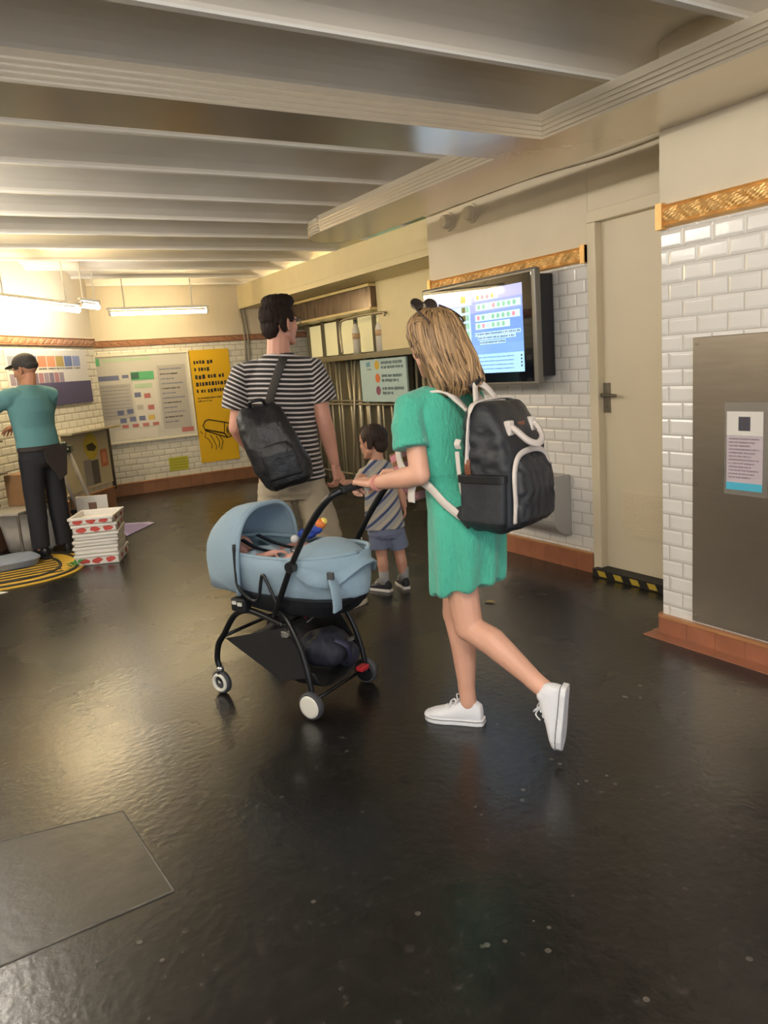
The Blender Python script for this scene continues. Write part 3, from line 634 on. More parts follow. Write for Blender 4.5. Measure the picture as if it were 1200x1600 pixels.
o = empty('cardboard_box', KP(2.06, .42, .36), 'brown cardboard box with printed side, standing above the white tub', 'box', az=-51)
b = MB(); b.box((-.22, -.16, 0), (.22, .16, .28)); b.build('box_body', mat('cardboard', '8f6b45', .7, var=.1), o, bevel=.006)
A = Art(lambda a, zz, off: V((a, -.16-off, zz))); A.words(-.14, .20, .06, .055, mat('box_ink', '463a30', .7), .001, seed=5); A.build('side_print', o)
o = empty('yellow_tray', KP(1.98, .701, .38), 'small bright yellow tray on the edge of the cardboard box', 'tray', az=-51)
b = MB(); b.loft([(0, 0, 0, .12, .08), (0, 0, .05, .14, .10)], 24, power=5, cap=False); b.loft([(0, 0, .004, .12, .08), (0, 0, .005, .01, .01)], 24, power=5, cap=False); b.build('tray_body', mat('tray_yellow', 'd8b83a', .4), o, smooth=True, thick=.006)
b = MB(); b.loft([(0, 0, .012, .11, .07), (0, 0, .05, .10, .06)], 20, power=4); b.build('paper_stack', WHITEP, o)
o = empty('folding_table', KP(2.15, 0, .33), 'low vendor table standing behind the goods at the left edge', 'table', az=-51)
b = MB(); b.box((-.50, -.20, .397), (.42, .22, .42)); b.build('tabletop', mat('table_grey', 'a39c8f', .5), o, bevel=.004)
for sx in (-.46, .38):
    for sy in (-.17, .19): b = MB(); b.cyl((sx, sy, 0), (sx, sy, .397), .012, n=10); b.build('leg', mat('dull_metal', '8a8378'), o)
o = empty('blue_tray', (.38, 6.93, 0.012), 'flat blue grey plastic lid tray on the yellow mat', 'tray', az=-10)
b = MB(); b.loft([(0, 0, 0, .24, .17), (0, 0, .05, .26, .19)], 32, power=5); b.build('tray_body', mat('tray_blue', '7d8796', .45), o, bevel=.004)
b = MB(); b.loft([(0, 0, .05, .265, .195), (0, 0, .065, .265, .195)], 32, power=5); b.build('tray_rim', mat('tray_blue2', '99a3b2', .4), o, bevel=.004)
o = empty('floor_mat', (.42, 6.75, 0), 'yellow and black striped mat spread on the floor under the vendor goods', 'mat')
b = MB(); b.loft([(0, 0, .001, .55, .60), (0, 0, .008, .55, .60)], 64, power=2.4); b.build('mat_body', mat('mat_yellow', 'cfa637', .6, var=.12), o)
b = MB()
for rx in (.50, .36): b.tube([(rx*math.copysign(abs(math.cos(a))**.83, math.cos(a)), (rx+.05)*math.copysign(abs(math.sin(a))**.83, math.sin(a)), .009) for a in [2*PI*k/60 for k in range(61)]], .014, 6)
for k in range(7): b.box((-.34, -.36+k*.09, .006), (.34, -.33+k*.09, .011))
b.build('black_lines', mat('mat_black', '2a2620', .6), o)
o = empty('purple_leaflet', (1.62, 7.85, 0.003), 'purple leaflet lying flat on the floor right of the crates', 'leaflet')
b = MB(); b.prism([(-.15, -.45), (.24, .02), (.20, .12), (-.02, .28), (-.22, .05)], 'z', 0, .003); b.build('leaflet_sheet', mat('leaflet_purple', '7a6fa0', .45), o)
b = MB(); b.prism([(.18, -.04), (.24, .02), (.20, .12), (-.02, .28), (-.05, .22), (.14, .08)], 'z', .003, .004); b.build('leaflet_border', mat('leaflet_lilac', 'a9a0c2', .45), o)
o = empty('green_leaves', (.86, 6.42, 0.0), 'small bunch of green leaves at the foot of the crate stack', 'leaves')
rg = random.Random(9)
for k in range(16):
    a = rg.uniform(0, 2*PI); r = rg.uniform(.01, .05); h = rg.uniform(.01, .06); L_ = .05
    d = V((math.cos(a), math.sin(a), rg.uniform(.1, .8))).normalized(); c = V((r*math.cos(a), r*math.sin(a), h)); s_ = d.cross(V((0, 0, 1))).normalized()*.014
    b = MB(); b._add([c, c+d*L_*.5+s_, c+d*L_, c+d*L_*.5-s_], [(0, 1, 2, 3)]); b.build('leaf', mat('leaf_green', '2f7a3a', .5), o, thick=.0015)
o = empty('paper_scrap', (.29, 6.06, .001), 'small white paper scrap on the floor in front of the yellow mat', 'paper'); b = MB(); b.prism([(-.12, -.03), (.04, .0), (.0, .05), (-.12, .06)], 'z', 0, .002); b.build('paper_sheet', WHITEP, o)
o = empty('dry_leaf', (2.68, 3.45, .002), 'small dry yellow leaf on the dark floor near the door wall', 'leaf', az=60); b = MB(); b._add([(-.035, 0, 0), (-.012, .014, .005), (.015, .013, .009), (.04, 0, .003), (.012, -.012, .006), (-.015, -.011, .004)], [(0, 1, 2, 3, 4, 5)]); b.build('leaf_blade', mat('dry_leaf', 'a8935c', .6), o, thick=.002)
# trestle stand with green top and papers
o = empty('trestle_stand', (1.10, 7.62, 0), 'slim white trestle stand with green clamp beside the vendor', 'stand', az=20)
wl = mat('trestle_white', 'bdb6a8', .4)
for (x0_, x1_) in ((-.13, .02), (.0, .16)):
    b = MB(); b.tube([(x0_, 0, .86), (x1_, -.02, .30)], .019, 10); b.build('leg', wl, o, smooth=True)
b = MB(); b.box((-.05, -.03, .27), (.20, .03, .30)); b.tube([(-.03, 0, .28), (-.05, 0, 0)], .014, 8); b.tube([(.17, 0, .28), (.18, 0, 0)], .014, 8); b.build('foot_frame', BLACKP, o)
b = MB(); b.box((-.18, -.05, .84), (.04, .05, .90)); b.cyl((-.18, 0, .91), (.0, 0, .92), .02, n=12); b.build('clamp', mat('clamp_green', '2b3d2c', .4), o, bevel=.004)
b = MB(); b.box((-.17, -.055, .855), (-.10, -.05, .87)); b.box((-.05, -.055, .865), (.02, -.05, .88)); b.build('white_tag', WHITEP, o)
o = empty('picture_card', (1.20, 7.35, .0), 'small framed card leaning behind the crate stack', 'card', az=25)
b = MB(); b.box((-.14, 0, .27), (.14, .02, .44), 0); b.box((-.03, -.004, .31), (.04, 0, .38), 1); b.build('card_sheet', [WHITEP, mat('card_brown', '7b5a4c', .6)], o)
b = MB(); b.cyl((0, .03, 0), (0, .012, .42), .008, n=8); b.build('prop', wl, o)
o = empty('water_bottle', (.84, 7.45, 0), 'clear grey bottle seen between the legs of the man in teal', 'bottle')
b = MB(); b.loft([(0, 0, 0, .045, .045), (0, 0, .03, .055, .055), (0, 0, .12, .045, .045), (0, 0, .34, .042, .042), (0, 0, .38, .018, .018), (0, 0, .41, .018, .018)], 20); b.build('bottle_body', mat('bottle_grey', '9a9a98', .2), o, smooth=True)
b = MB(); b.cyl((0, 0, .41), (0, 0, .44), .022, n=14); b.build('bottle_cap', BLACKP, o)
# rack of hanging goods at the far left
o = empty('goods_rack', KP(2.62, .42, .16), 'tall dark rack of packed goods at the left edge of the view', 'rack', az=-51)
b = MB(); b.box((-.30, .02, 0), (.32, .04, 1.0)); b.build('back_panel', mat('rack_dark', '34312f', .5), o)
for i in range(3):
    b = MB(); b.box((-.30, -.12, .30+i*.28), (.30, .02, .315+i*.28)); b.build('rack_shelf', mat('dull_metal', '8a8378'), o)
rg = random.Random(2)
for j in range(3):
    for i in range(4):
        c = rg.choice(('b5b2ab', '6d6a66', '2d2c30', '9c7a5c'))
        q = empty('goods_packet', KP(2.62, .42, .16) + Mx.Rotation(math.radians(51), 3, 'Z') @ V((-.22+i*.14, -.05, .3155+j*.28)), 'small packet on the %s shelf of the dark rack, %s from the left' % (('lowest', 'middle', 'top')[j], ('first', 'second', 'third', 'fourth')[i]), 'packet', az=-51, group='packets on the vendor rack')
        b = MB(); b.loft([(0, 0, 0, .045, .03), (0, 0, .10, .05, .035), (0, 0, .19, .045, .012)], 16, power=3); b.build('packet_body', mat('packet_'+c, c, .5), q, smooth=True)
        b = MB(); b.box((-.03, -.038, .05), (.03, -.034, .11)); b.build('packet_label', WHITEP, q)
b = MB(); 
o = empty('plastic_bag', KP(1.76, .43, .30), 'crumpled pale plastic bag standing on the low table beside the vendor', 'bag')
b = MB(); b.ell((0, 0, .15), (.09, .07, .15)); b = b.vox(.012, 3); b.displace(lambda p_, n_: nz(p_, 12)*.03+nz(p_, 30)*.012); b.build('bag_body', mat('bag_plastic', 'a9a39a', .3), o, smooth=True)
b = MB(); b.tube(bez([(-.03, 0, .28), (0, 0, .38), (.03, 0, .28)]), .006, 6); b.build('bag_handle', mat('bag_plastic', 'a9a39a'), o)

# ================================================================== people: helpers
SKIN = mat('skin_fair', 'd9a58c', .5, var=.06, vscale=9, sss=.0); SKIN2 = mat('skin_fair_man', 'cf9780', .5, var=.06, vscale=9)
SKINB = mat('skin_child', 'cf9a80', .5, var=.05, vscale=9); SKINV = mat('skin_vendor', 'b98468', .5, var=.05, vscale=9); SKINBABY = mat('skin_baby', 'e0a797', .5, var=.05, vscale=12)
EYEW = mat('eye_white', 'e6e0da', .2); EYED = mat('eye_dark', '2b211b', .2)
def face_frame(c, az=0, pitch=0, roll=0, k=1.0):
    """4x4 for a head at c; az clockwise right, pitch down positive"""
    return Mx.Translation(V(c)) @ Mx.Rotation(-math.radians(az), 4, 'Z') @ Mx.Rotation(-math.radians(pitch), 4, 'X') @ Mx.Rotation(math.radians(roll), 4, 'Y') @ Mx.Scale(k, 4)
def head_mesh(M, neck_to=None, k=1.0, child=False, vs=.0035):
    b = MB()
    b.ell((0, -.015, .03), (.074, .094, .088)); b.ell((0, .03, -.035), (.057, .062, .074)); b.ell((0, .066, -.097), (.022, .020, .018))
    for s in (-1, 1):
        b.cap((s*.048, -.0, -.055), .022, (s*.016, .066, -.095), .018); b.ell((s*.036, .062, -.022), (.024, .022, .026))
        b.ell((s*.078, -.010, -.006), (.007, .017, .030), Mx.Rotation(s*.35, 3, 'Z')); b.ell((s*.076, -.006, -.03), (.006, .010, .012))
        b.cap((s*.014, .087, .024), .010, (s*.046, .070, .022), .010); b.ell((s*.012, .099, -.031), (.008, .009, .007))
        b.ell((s*.031, .070, .004), (.014, .014, .009))
    b.cap((0, .088, .012), .009, (0, .108, -.026), .0105); b.ell((0, .086, -.061), (.023, .010, .0065)); b.ell((0, .084, -.072), (.019, .010, .0065))
    if child: b.ell((0, 0, .03), (.082, .096, .088)); b.ell((0, .045, -.045), (.055, .05, .055))
    b.xf(M)
    if neck_to is not None:
        a = M @ V((0, -.018, -.06)); b.cap(a, .052*k, V(neck_to), .056*k)
    return b.vox(vs, 2)
def add_eyes(M, parent):
    for s in (-1, 1):
        b = MB(); b.ell((s*.031, .0775, .003), (.010, .0085, .0065)); b.ell((s*.031, .0835, .003), (.0045, .0035, .0045), mi=1); b.xf(M); b.build('eye', [EYEW, EYED], parent, smooth=True)
def hand_mesh(wrist, fwd, dorsal, side, curls, k=1.0, spread=.06, thumb=(.6, .35, -.45), tcurl=.5, vs=.0024):
    """side +1 right hand, -1 left. curls: list of four (mcp, pip, dip) in radians"""
    w_ = V(wrist); f = V(fwd).normalized(); d = V(dorsal); d = (d - f*d.dot(f)).normalized(); t = -side*f.cross(d)   # towards the thumb
    b = MB(); W = [.030, .010, -.010, -.028]; Ls = [(.043, .025, .020), (.047, .029, .021), (.044, .027, .020), (.034, .020, .018)]; PL = [.086, .090, .086, .078]
    def P(a, c, e): return w_ + (t*a + f*c + d*e)*k
    for i in range(4):
        kn = P(W[i], PL[i], .002)
        b.cap(P(W[i]*.62, .008, 0), .0155*k, kn, .0115*k)
        ang = -.0; dirv = (f + t*spread*(1.5-i)*.5).normalized(); p0 = kn; r0 = (.0098, .0098, .0092, .0082)[i]
        for j in range(3):
            ang += curls[i][j]; dv = dirv*math.cos(ang) - d*math.sin(ang); p1 = p0 + dv*(Ls[i][j]*k); r1 = r0*.90
            b.cap(p0, r0*k, p1, r1*k); p0 = p1; r0 = r1
    b.cap(P(.018, .03, -.004), .014*k, P(-.018, .03, -.004), .013*k); b.cap(P(.012, .060, -.002), .013*k, P(-.016, .058, -.002), .012*k)
    tb = P(.024, .022, -.006); td = (t*thumb[0] + f*thumb[1] + d*thumb[2]).normalized()
    p1 = tb + td*.040*k; b.cap(tb, .0145*k, p1, .0115*k); td2 = (td*(1-tcurl) + (f*.8 - d*.3)*tcurl).normalized(); p2 = p1 + td2*.031*k; b.cap(p1, .0112*k, p2, .0098*k)
    p3 = p2 + (td2 - t*.25).normalized()*.024*k; b.cap(p2, .0098*k, p3, .0082*k)
    return b.vox(vs*k if k > .5 else vs*.7, 1)
REL = [(.25, .35, .25), (.3, .4, .28), (.35, .45, .3), (.4, .5, .3)]
GRIP = [(.75, 1.25, .8), (.8, 1.3, .8), (.8, 1.3, .85), (.85, 1.3, .9)]
def shoe(parent, M, k, upper, sole, kind='low', lace=None, line=None):
    """M places the shoe: origin under the ankle at sole level, y to the toe, z up, foot length about .26*k"""
    def S(secs, n=24): 
        R = []
        for (y, zc, rx, rz, zb) in secs:
            row = []
            for j in range(n):
                a = 2*PI*j/n; x = rx*math.copysign(abs(math.cos(a))**.8, math.cos(a)); z = zc + rz*math.sin(a); row.append(V((x, y, max(z, zb))))
            R.append(row)
        return R
    up = MB(); up.rings(S([(-.068, .045, .008, .018, .018), (-.062, .05, .027, .038, .016), (-.035, .056, .034, .050, .016), (0, .055, .036, .050, .016), (.035, .050, .038, .046, .016), (.075, .043, .042, .034, .016), (.115, .038, .044, .026, .016), (.15, .034, .040, .020, .014), (.178, .030, .026, .014, .014), (.186, .028, .008, .006, .014)]))
    up.cap((0, -.012, .085), .030, (0, -.006, .070), .034)
    up.xf(Mx.Scale(k, 4)); up = up.vox(.004, 2); up.xf(M); so = up.build('shoe', upper, parent, smooth=True)
    out = [(-.074, .018), (-.070, .031), (-.045, .038), (0, .038), (.05, .041), (.10, .047), (.14, .046), (.172, .034), (.188, .016), (.192, 0)]
    poly = [(x, y) for y, x in out] + [(-x, y) for y, x in out[::-1]]
    b = MB(); b.prism([(x*k, y*k) for x, y in poly], 'z', 0, .026*k); b.xf(M); b.build('sole', sole, so, bevel=.005*k)
    if line:
        b = MB(); b.tube([V((x*k*1.03, y*k*1.01, .022*k)) for x, y in poly + poly[:1]], .0014*k, 5); b.xf(M); b.build('sole_line', line, so)
        b = MB(); b.ell((0, .160*k, .026*k), (.036*k, .034*k, .022*k)); b.xf(M); b.build('toe_cap', sole, so, smooth=True)
    if lace:
        b = MB()
        for i in range(4):
            y = .045+i*.02; z = .098-i*.0105; b.tube([V((-.022*k, y*k, (z-.009)*k)), V((0, (y+.004)*k, z*k)), V((.022*k, y*k, (z-.009)*k))], .0032*k, 6)
        for s in (-1, 1): b.tube(bez([(0, .04*k, .098*k), (s*.022*k, .05*k, .115*k), (s*.034*k, .035*k, .108*k), (0, .036*k, .1*k)]), .0028*k, 6)
        b.tube(bez([(.0, .04*k, .098*k), (-.02*k, .06*k, .108*k), (-.04*k, .07*k, .085*k)]), .0026*k, 6); b.xf(M); b.build('laces', lace, so, smooth=True)
    return so
def foot_frame(p, az, pitch=0, roll=0):
    return Mx.Translation(V(p)) @ Mx.Rotation(-math.radians(az), 4, 'Z') @ Mx.Rotation(-math.radians(pitch), 4, 'X') @ Mx.Rotation(math.radians(roll), 4, 'Y')
def person(name_loc, az, label, group=None): return name_loc
def finish_body(parts, skin, loc, az, label, cat='person'):
    b = MB()
    for q in parts: b.join(q)
    o = b.build('person', skin, smooth=True); o.location = loc; o.rotation_euler = (0, 0, -math.radians(az)); return tag(o, label, cat)
def arm(b, sh, el, wr, r=(.048, .040, .041, .025)):
    sh, el, wr = V(sh), V(el), V(wr); b.cap(sh, r[0], el, r[1]); m = el.lerp(wr, .3); b.cap(el, r[1], m, r[2]); b.cap(m, r[2], wr, r[3])
def leg(b, hip, kn, an, r=(.082, .056, .054, .034), calf=(0, -.018, 0)):
    hip, kn, an = V(hip), V(kn), V(an); b.cap(hip, r[0], kn, r[1]); m = kn.lerp(an, .32)+V(calf); b.cap(kn, r[1]*.94, m, r[2]); b.cap(m, r[2], kn.lerp(an, .8)+V(calf)*.15, r[3]*1.05); b.cap(kn.lerp(an, .8), r[3]*1.05, an, r[3])
def cloth_noise(amp, sx=9, seed=0, fine=.25):
    def fn(p, n): return amp*(noise.noise(V((p.x*sx+seed, p.y*sx, p.z*sx*.45))) + fine*noise.noise(V((p.x*sx*3+seed, p.y*sx*3, p.z*sx*1.6))))
    return fn
def set_attr(o, name, fn):
    a = o.data.attributes.new(name, 'FLOAT', 'POINT'); a.data.foreach_set('value', [fn(v.co) for v in o.data.vertices])

# ------------------------------------------------------------------ woman in the green dress
WO = V((1.645, 2.30, 0)); WAZ = -20
sL, sR = (-.150, .065, 1.262), (.135, .0, 1.268)
eL, wL = (-.195, .005, 1.03), (-.162, .250, .985)
eR, wR = (.185, .06, 1.03), (.055, .268, .995)
hL, kL, aL = (-.060, -.02, .83), (-.055, -.070, .435), (-.05, -.388, .245)
hR, kR, aR = (.060, .00, .83), (.030, .045, .445), (.022, .002, .088)
b = MB(); b.ell((0, -.03, .86), (.115, .085, .12)); b.ell((0, .01, .99), (.10, .068, .12)); b.ell((0, .035, 1.15), (.12, .075, .14)); b.cap(sL, .036, sR, .036); b.cap((0, .02, 1.25), .055, (0, .015, 1.33), .05)
arm(b, sL, eL, wL, (.038, .037, .040, .024)); arm(b, sR, eR, wR, (.038, .037, .040, .024))
leg(b, hL, kL, aL, (.074, .053, .053, .034), calf=(0, .004, .022)); b.ell((-.05, -.055, .432), (.045, .046, .050))
leg(b, hR, kR, aR, (.073, .053, .052, .033), calf=(0, -.016, 0)); b.cap(aR, .031, (.022, .01, .055), .020)
aLd = (V(aL)-V(kL)).normalized(); b.cap(aL, .031, V(aL)+aLd*.02, .024)
bod = b.vox(.006, 5)
HW = face_frame((0.0, .055, 1.475), az=34, pitch=6, k=.98); hd = head_mesh(HW, neck_to=(0, .015, 1.33), k=.93)
h1 = hand_mesh(wL, (.10, .99, .06), (-.05, -.05, 1), -1, GRIP, .93, thumb=(.55, .55, -.6)); h2 = hand_mesh(wR, (-.10, .98, .0), (.1, 0, 1), 1, GRIP, .93, thumb=(.55, .55, -.6))
wm_ = finish_body([bod, hd, h1, h2], SKIN, WO, WAZ, 'woman in a green dress and white sneakers, pushing the blue stroller')
add_eyes(HW, wm_)
# dress
GREEN = mat('green_muslin', '45ad93', .85, var=.05, vscale=5, bump=.9, bscale=85, sheen=.3, stretch=(1, 1, .35))
b = MB(); tw = lambda z: 0
b.loft([(0, -.04, .583, .150, .130, -.25), (0, -.045, .66, .155, .130, -.2), (0, -.05, .78, .160, .130, -.1), (0, -.045, .88, .155, .122), (0, -.01, .955, .135, .098), (0, .0, .985, .127, .091), (0, .008, 1.01, .134, .096), (0, .03, 1.10, .150, .108), (0, .036, 1.18, .156, .108), (0, .034, 1.25, .158, .088), (0, .03, 1.295, .125, .070), (0, .02, 1.325, .085, .060)], 40)
b.tube([(-.06, .04, 1.285), (-.150, .066, 1.262), (-.182, .055, 1.20), (-.198, .035, 1.125)], [.050, .058, .058, .063], 20)
b.tube([(.05, .02, 1.285), (.135, .0, 1.268), (.170, .01, 1.20), (.188, .03, 1.125)], [.050, .058, .058, .061], 20)
dr = b.vox(.0055, 5)
def dfold(p, n):
    f = .002 + .0045*noise.noise(V((p.x*12, p.y*12, p.z*3))) + .0008*noise.noise(V((p.x*40, p.y*40, p.z*30)))
    if p.z < .95: f += .011*math.sin(math.atan2(p.y+.04, p.x)*9 + 1.5*math.sin(p.z*6))*min(1, (.95-p.z)/.35)
    if abs(p.z-.985) < .03: f -= .004*abs(math.cos((p.z-.985)*PI/.012))
    if abs(p.x) > .14 and p.z > 1.1: f += .0012*math.sin(p.z*90)
    return f
dr.displace(dfold); dr.build('dress', GREEN, wm_, smooth=True)
# hair
def hair_attr_mat(name, dark, light):
    m = mat(name, light, .42, spec=.4); N, L, p = nodes_of(m)
    for l in list(p.inputs['Base Color'].links): L.remove(l)
    a = N.new('ShaderNodeAttribute'); a.attribute_name = 'tone'; c = N.new('ShaderNodeValToRGB'); c.color_ramp.elements[0].color = (*hexc(dark), 1); c.color_ramp.elements[1].color = (*hexc(light), 1)
    L.new(a.outputs['Fac'], c.inputs[0]); L.new(c.outputs[0], p.inputs['Base Color']); return m
HAIRW = hair_attr_mat('hair_dark_blonde', '3d2b1d', 'c8a274')
hs = [(1.295, -.035, .075, .070), (1.32, -.040, .096, .090), (1.36, -.030, .104, .100), (1.41, -.005, .103, .100), (1.46, .020, .098, .102), (1.51, .036, .095, .104), (1.555, .045, .086, .096), (1.588, .046, .064, .074), (1.606, .044, .030, .036)]
def hring(z):
    for i in range(len(hs)-1):
        if z <= hs[i+1][0] or i == len(hs)-2:
            t = max(0, min(1, (z-hs[i][0])/(hs[i+1][0]-hs[i][0]))); return [hs[i][j]*(1-t)+hs[i+1][j]*t for j in (1, 2, 3)]
b = MB(); b.loft([(0, cy, z, rx*.95, ry*.95) for z, cy, rx, ry in hs], 36)
cutb = MB(); base = b.vox(.006, 4); base.displace(lambda p, n: .007*noise.noise(V((p.x*30, p.y*30, p.z*7))))
hb = base.build('hair', HAIRW, wm_, smooth=True); set_attr(hb, 'tone', lambda p: .35+.5*noise.noise(V((p.x*45, p.y*45, p.z*6))))
rg = random.Random(11); b = MB(); tone = []
def strand(pts, r, tn, n=5):
    P = bez(pts, 4); c0 = len(b.v); b.tube(P, [r*(.5+.5*math.sin(PI*(.12+.85*i/len(P)))) for i in range(len(P))], n); tone.extend([tn]*(len(b.v)-c0))
for k in range(300):
    a = rg.uniform(PI*.86, PI*2.14) if k < 210 else rg.uniform(0, 2*PI)   # mostly the back and sides
    end = rg.uniform(1.285, 1.36) if math.sin(a) < .25 else rg.uniform(1.42, 1.5)
    ph = rg.uniform(0, 6); am = rg.uniform(.008, .026); pts = []; nst = 7; z0_ = rg.uniform(1.57, 1.60)
    for i in range(nst+1):
        z = z0_+(end-z0_)*i/nst; cy, rx, ry = hring(z); q = 1.02+rg.uniform(-.01, .05)*(i/nst); aa = a+am*6*math.sin(ph+i*1.1)*(i/nst)
        if z < hs[0][0]: q *= max(.6, 1-(hs[0][0]-z)*5)
        pts.append((rx*q*math.cos(aa), cy+ry*q*math.sin(aa), z))
    strand(pts, rg.uniform(.0022, .0052), min(1, max(0, rg.gauss(.5, .28))))
for k in range(22):    # half-up locks drawn from the temples to the clip at the back
    s = -1 if k % 3 else 1; z = rg.uniform(1.525, 1.575); q = 1.04
    cy, rx, ry = hring(z); p0 = (s*rx*.62, cy+ry*.80, z-.01); p1 = (s*rx*q, cy+ry*.05, z+.004); p2 = (s*rx*.7, cy-ry*.72*q, z-.012); p3 = (0+rg.uniform(-.01, .01), cy-ry*q-.004, z-.03)
    strand([p0, p1, p2, p3], rg.uniform(.0018, .003), min(1, max(0, rg.gauss(.45, .25))))
for k in range(26):    # tuft falling from the clip
    z = 1.53; cy, rx, ry = hring(z); x = rg.uniform(-.03, .03); strand([(x*.4, cy-ry-.006, z), (x, cy-ry-.022, z-.04), (x*1.3, -.125+rg.uniform(0, .02), 1.42), (x*1.6, -.135+rg.uniform(0, .02), 1.34)], rg.uniform(.003, .005), rg.uniform(.3, .9))
o = b.build('hair_strands', HAIRW, hb, smooth=True); at = o.data.attributes.new('tone', 'FLOAT', 'POINT'); at.data.foreach_set('value', tone)
# bracelet
b = MB(); wv_ = V(wL); fv = (V(wL)-V(eL)).normalized(); s_ = fv.cross(V((0, 0, 1))).normalized(); u_ = s_.cross(fv)
for q in (-.018, -.030): b.tube([wv_+fv*q+(s_*math.cos(a)+u_*math.sin(a))*.0285 for a in [2*PI*k/24 for k in range(25)]], .0028, 6)
b.build('bracelet', mat('bracelet_pink', 'e09a90', .4), wm_, smooth=True)
# shoes
WSH = mat('white_canvas', 'e6e6ea', .7, bump=.2, bscale=300); WSO = mat('white_rubber', 'e4e4e6', .4); LINE = mat('navy_line', '2a2c3a', .5)
shoe(wm_, foot_frame((.022, .01, 0), -18), .93, WSH, WSO, lace=WSO, line=LINE)
shoe(wm_, foot_frame((-.05, -.455, .218), -12, 84), .93, WSH, WSO, lace=WSO, line=LINE)

# sunglasses on her head
o = empty('sunglasses', WO + Mx.Rotation(-math.radians(WAZ), 3, 'Z') @ V((0, .075, 1.60)), 'dark sunglasses pushed up on top of the fair haired head', 'sunglasses', az=WAZ+12)
SG = mat('sunglass_lens', '2f2826', .12); SF = mat('sunglass_frame', '3a2e2c', .3)
for s in (-1, 1):
    b = MB(); b.ell((s*.034, .01, .022), (.031, .006, .024), Mx.Rotation(-.35, 3, 'X')); b.build('lens', SG, o, smooth=True)
    b = MB(); b.tube(bez([(s*.064, .0, .018), (s*.082, -.045, -.005), (s*.086, -.09, -.035), (s*.082, -.105, -.05)]), .0035, 8); b.build('temple', SF, o, smooth=True)
b = MB(); b.tube([(-.008, .012, .028), (.008, .012, .028)], .003, 8); b.build('bridge', SF, o)

# ------------------------------------------------------------------ black backpack with cream trim
o = empty('backpack', WO + Mx.Rotation(-math.radians(WAZ), 3, 'Z') @ V((0, -.12, .82)), 'large black backpack with cream straps, zip trim and handles on the woman in green', 'backpack', az=WAZ)
BP = mat('black_nylon', '23262b', .42, var=.1, bump=.3, bscale=420); CR = mat('cream_webbing', 'd9cfc6', .7, bump=.25, bscale=350); LEA = mat('brown_leather', '7a4a35', .45)
# pack axes: x right, y forward (0 at the wearer's back, -.21 outer face), z from the bottom
b = MB(); b.loft([(0, -.10, .005, .125, .075), (0, -.105, .03, .148, .100), (0, -.107, .12, .152, .106), (0, -.105, .24, .150, .104), (0, -.095, .32, .142, .092), (0, -.085, .38, .140, .078), (0, -.078, .420, .134, .062), (0, -.075, .442, .118, .042), (0, -.075, .447, .08, .025)], 40, power=5)
pk = b.vox(.006, 5)
pk.displace(lambda p, n: .006*noise.noise(V((p.x*18, p.y*18, p.z*12)))+(.010*noise.noise(V((p.x*30+4, p.y*26, p.z*30))) if (abs(p.x) > .11 and .22 < p.z < .36) else 0)); pk.build('main_compartment', BP, o, smooth=True)
b = MB(); b.loft([(0, -.198, .03, .105, .028), (0, -.206, .05, .118, .036), (0, -.208, .15, .118, .038), (0, -.202, .215, .112, .032), (0, -.196, .25, .088, .024), (0, -.192, .262, .05, .014)], 36, power=4)
pk = b.vox(.005, 3); pk.displace(lambda p, n: .0028*math.sin(p.x*150+2*noise.noise(V((p.x*5, 0, p.z*20)))*3)*(1 if p.z > .06 else .3)); pk.build('front_pocket', BP, o, smooth=True)
b = MB(); arcp = bez([(-.122, -.205, .045), (-.126, -.212, .12), (-.124, -.210, .20), (-.100, -.206, .252), (-.045, -.200, .275), (.045, -.200, .277), (.100, -.206, .256), (.122, -.210, .20), (.122, -.212, .12)], 6)
b.tube(arcp, 0, flat=(.020, .008, (0, -1, .15))); b.build('pocket_trim', CR, o, smooth=True)
for s in (-1, 1):
    b = MB(); b.loft([(s*.142, -.105, .025, .018, .075), (s*.155, -.105, .05, .022, .086), (s*.156, -.105, .19, .020, .088), (s*.154, -.105, .205, .020, .088)], 24, power=4); q = b.vox(.005, 3); q.displace(cloth_noise(.004, 20)); q.build('side_pocket', BP, o, smooth=True)
    b = MB(); b.loft([(s*.156, -.105, .185, .024, .092), (s*.156, -.105, .212, .024, .092)], 24, power=4); b.build('pocket_hem', mat('black_hem', '14161a', .4), o, bevel=.002)
# zip opening trim around the mouth of the bag
b = MB(); b.tube(bez([(-.150, -.045, .24), (-.152, -.050, .29), (-.149, -.055, .37), (-.138, -.060, .430), (-.09, -.062, .452), (.09, -.062, .452), (.138, -.060, .430), (.149, -.055, .37), (.152, -.050, .26)], 6), 0, flat=(.024, .006, (0, .2, 1))); b.build('mouth_trim', CR, o, smooth=True)
b = MB(); b.tube(bez([(-.150, -.018, .14), (-.158, -.014, .22), (-.160, -.012, .29)]), 0, flat=(.016, .005, (-1, 0, 0))); b.tube(bez([(-.150, -.012, .30), (-.158, -.012, .315), (-.150, -.014, .33)]), 0, flat=(.022, .006, (-1, 0, 0))); b.build('side_strap', CR, o)
b = MB(); b.tube(bez([(-.156, -.050, .21), (-.160, -.050, .24), (-.156, -.050, .262)]), 0, flat=(.022, .006, (-1, 0, 0))); b.build('leather_tab', LEA, o)
b = MB(); b.tube([(-.160, -.062, .195), (-.165, -.068, .15)], .006, 8); b.build('zip_pull', LEA, o)
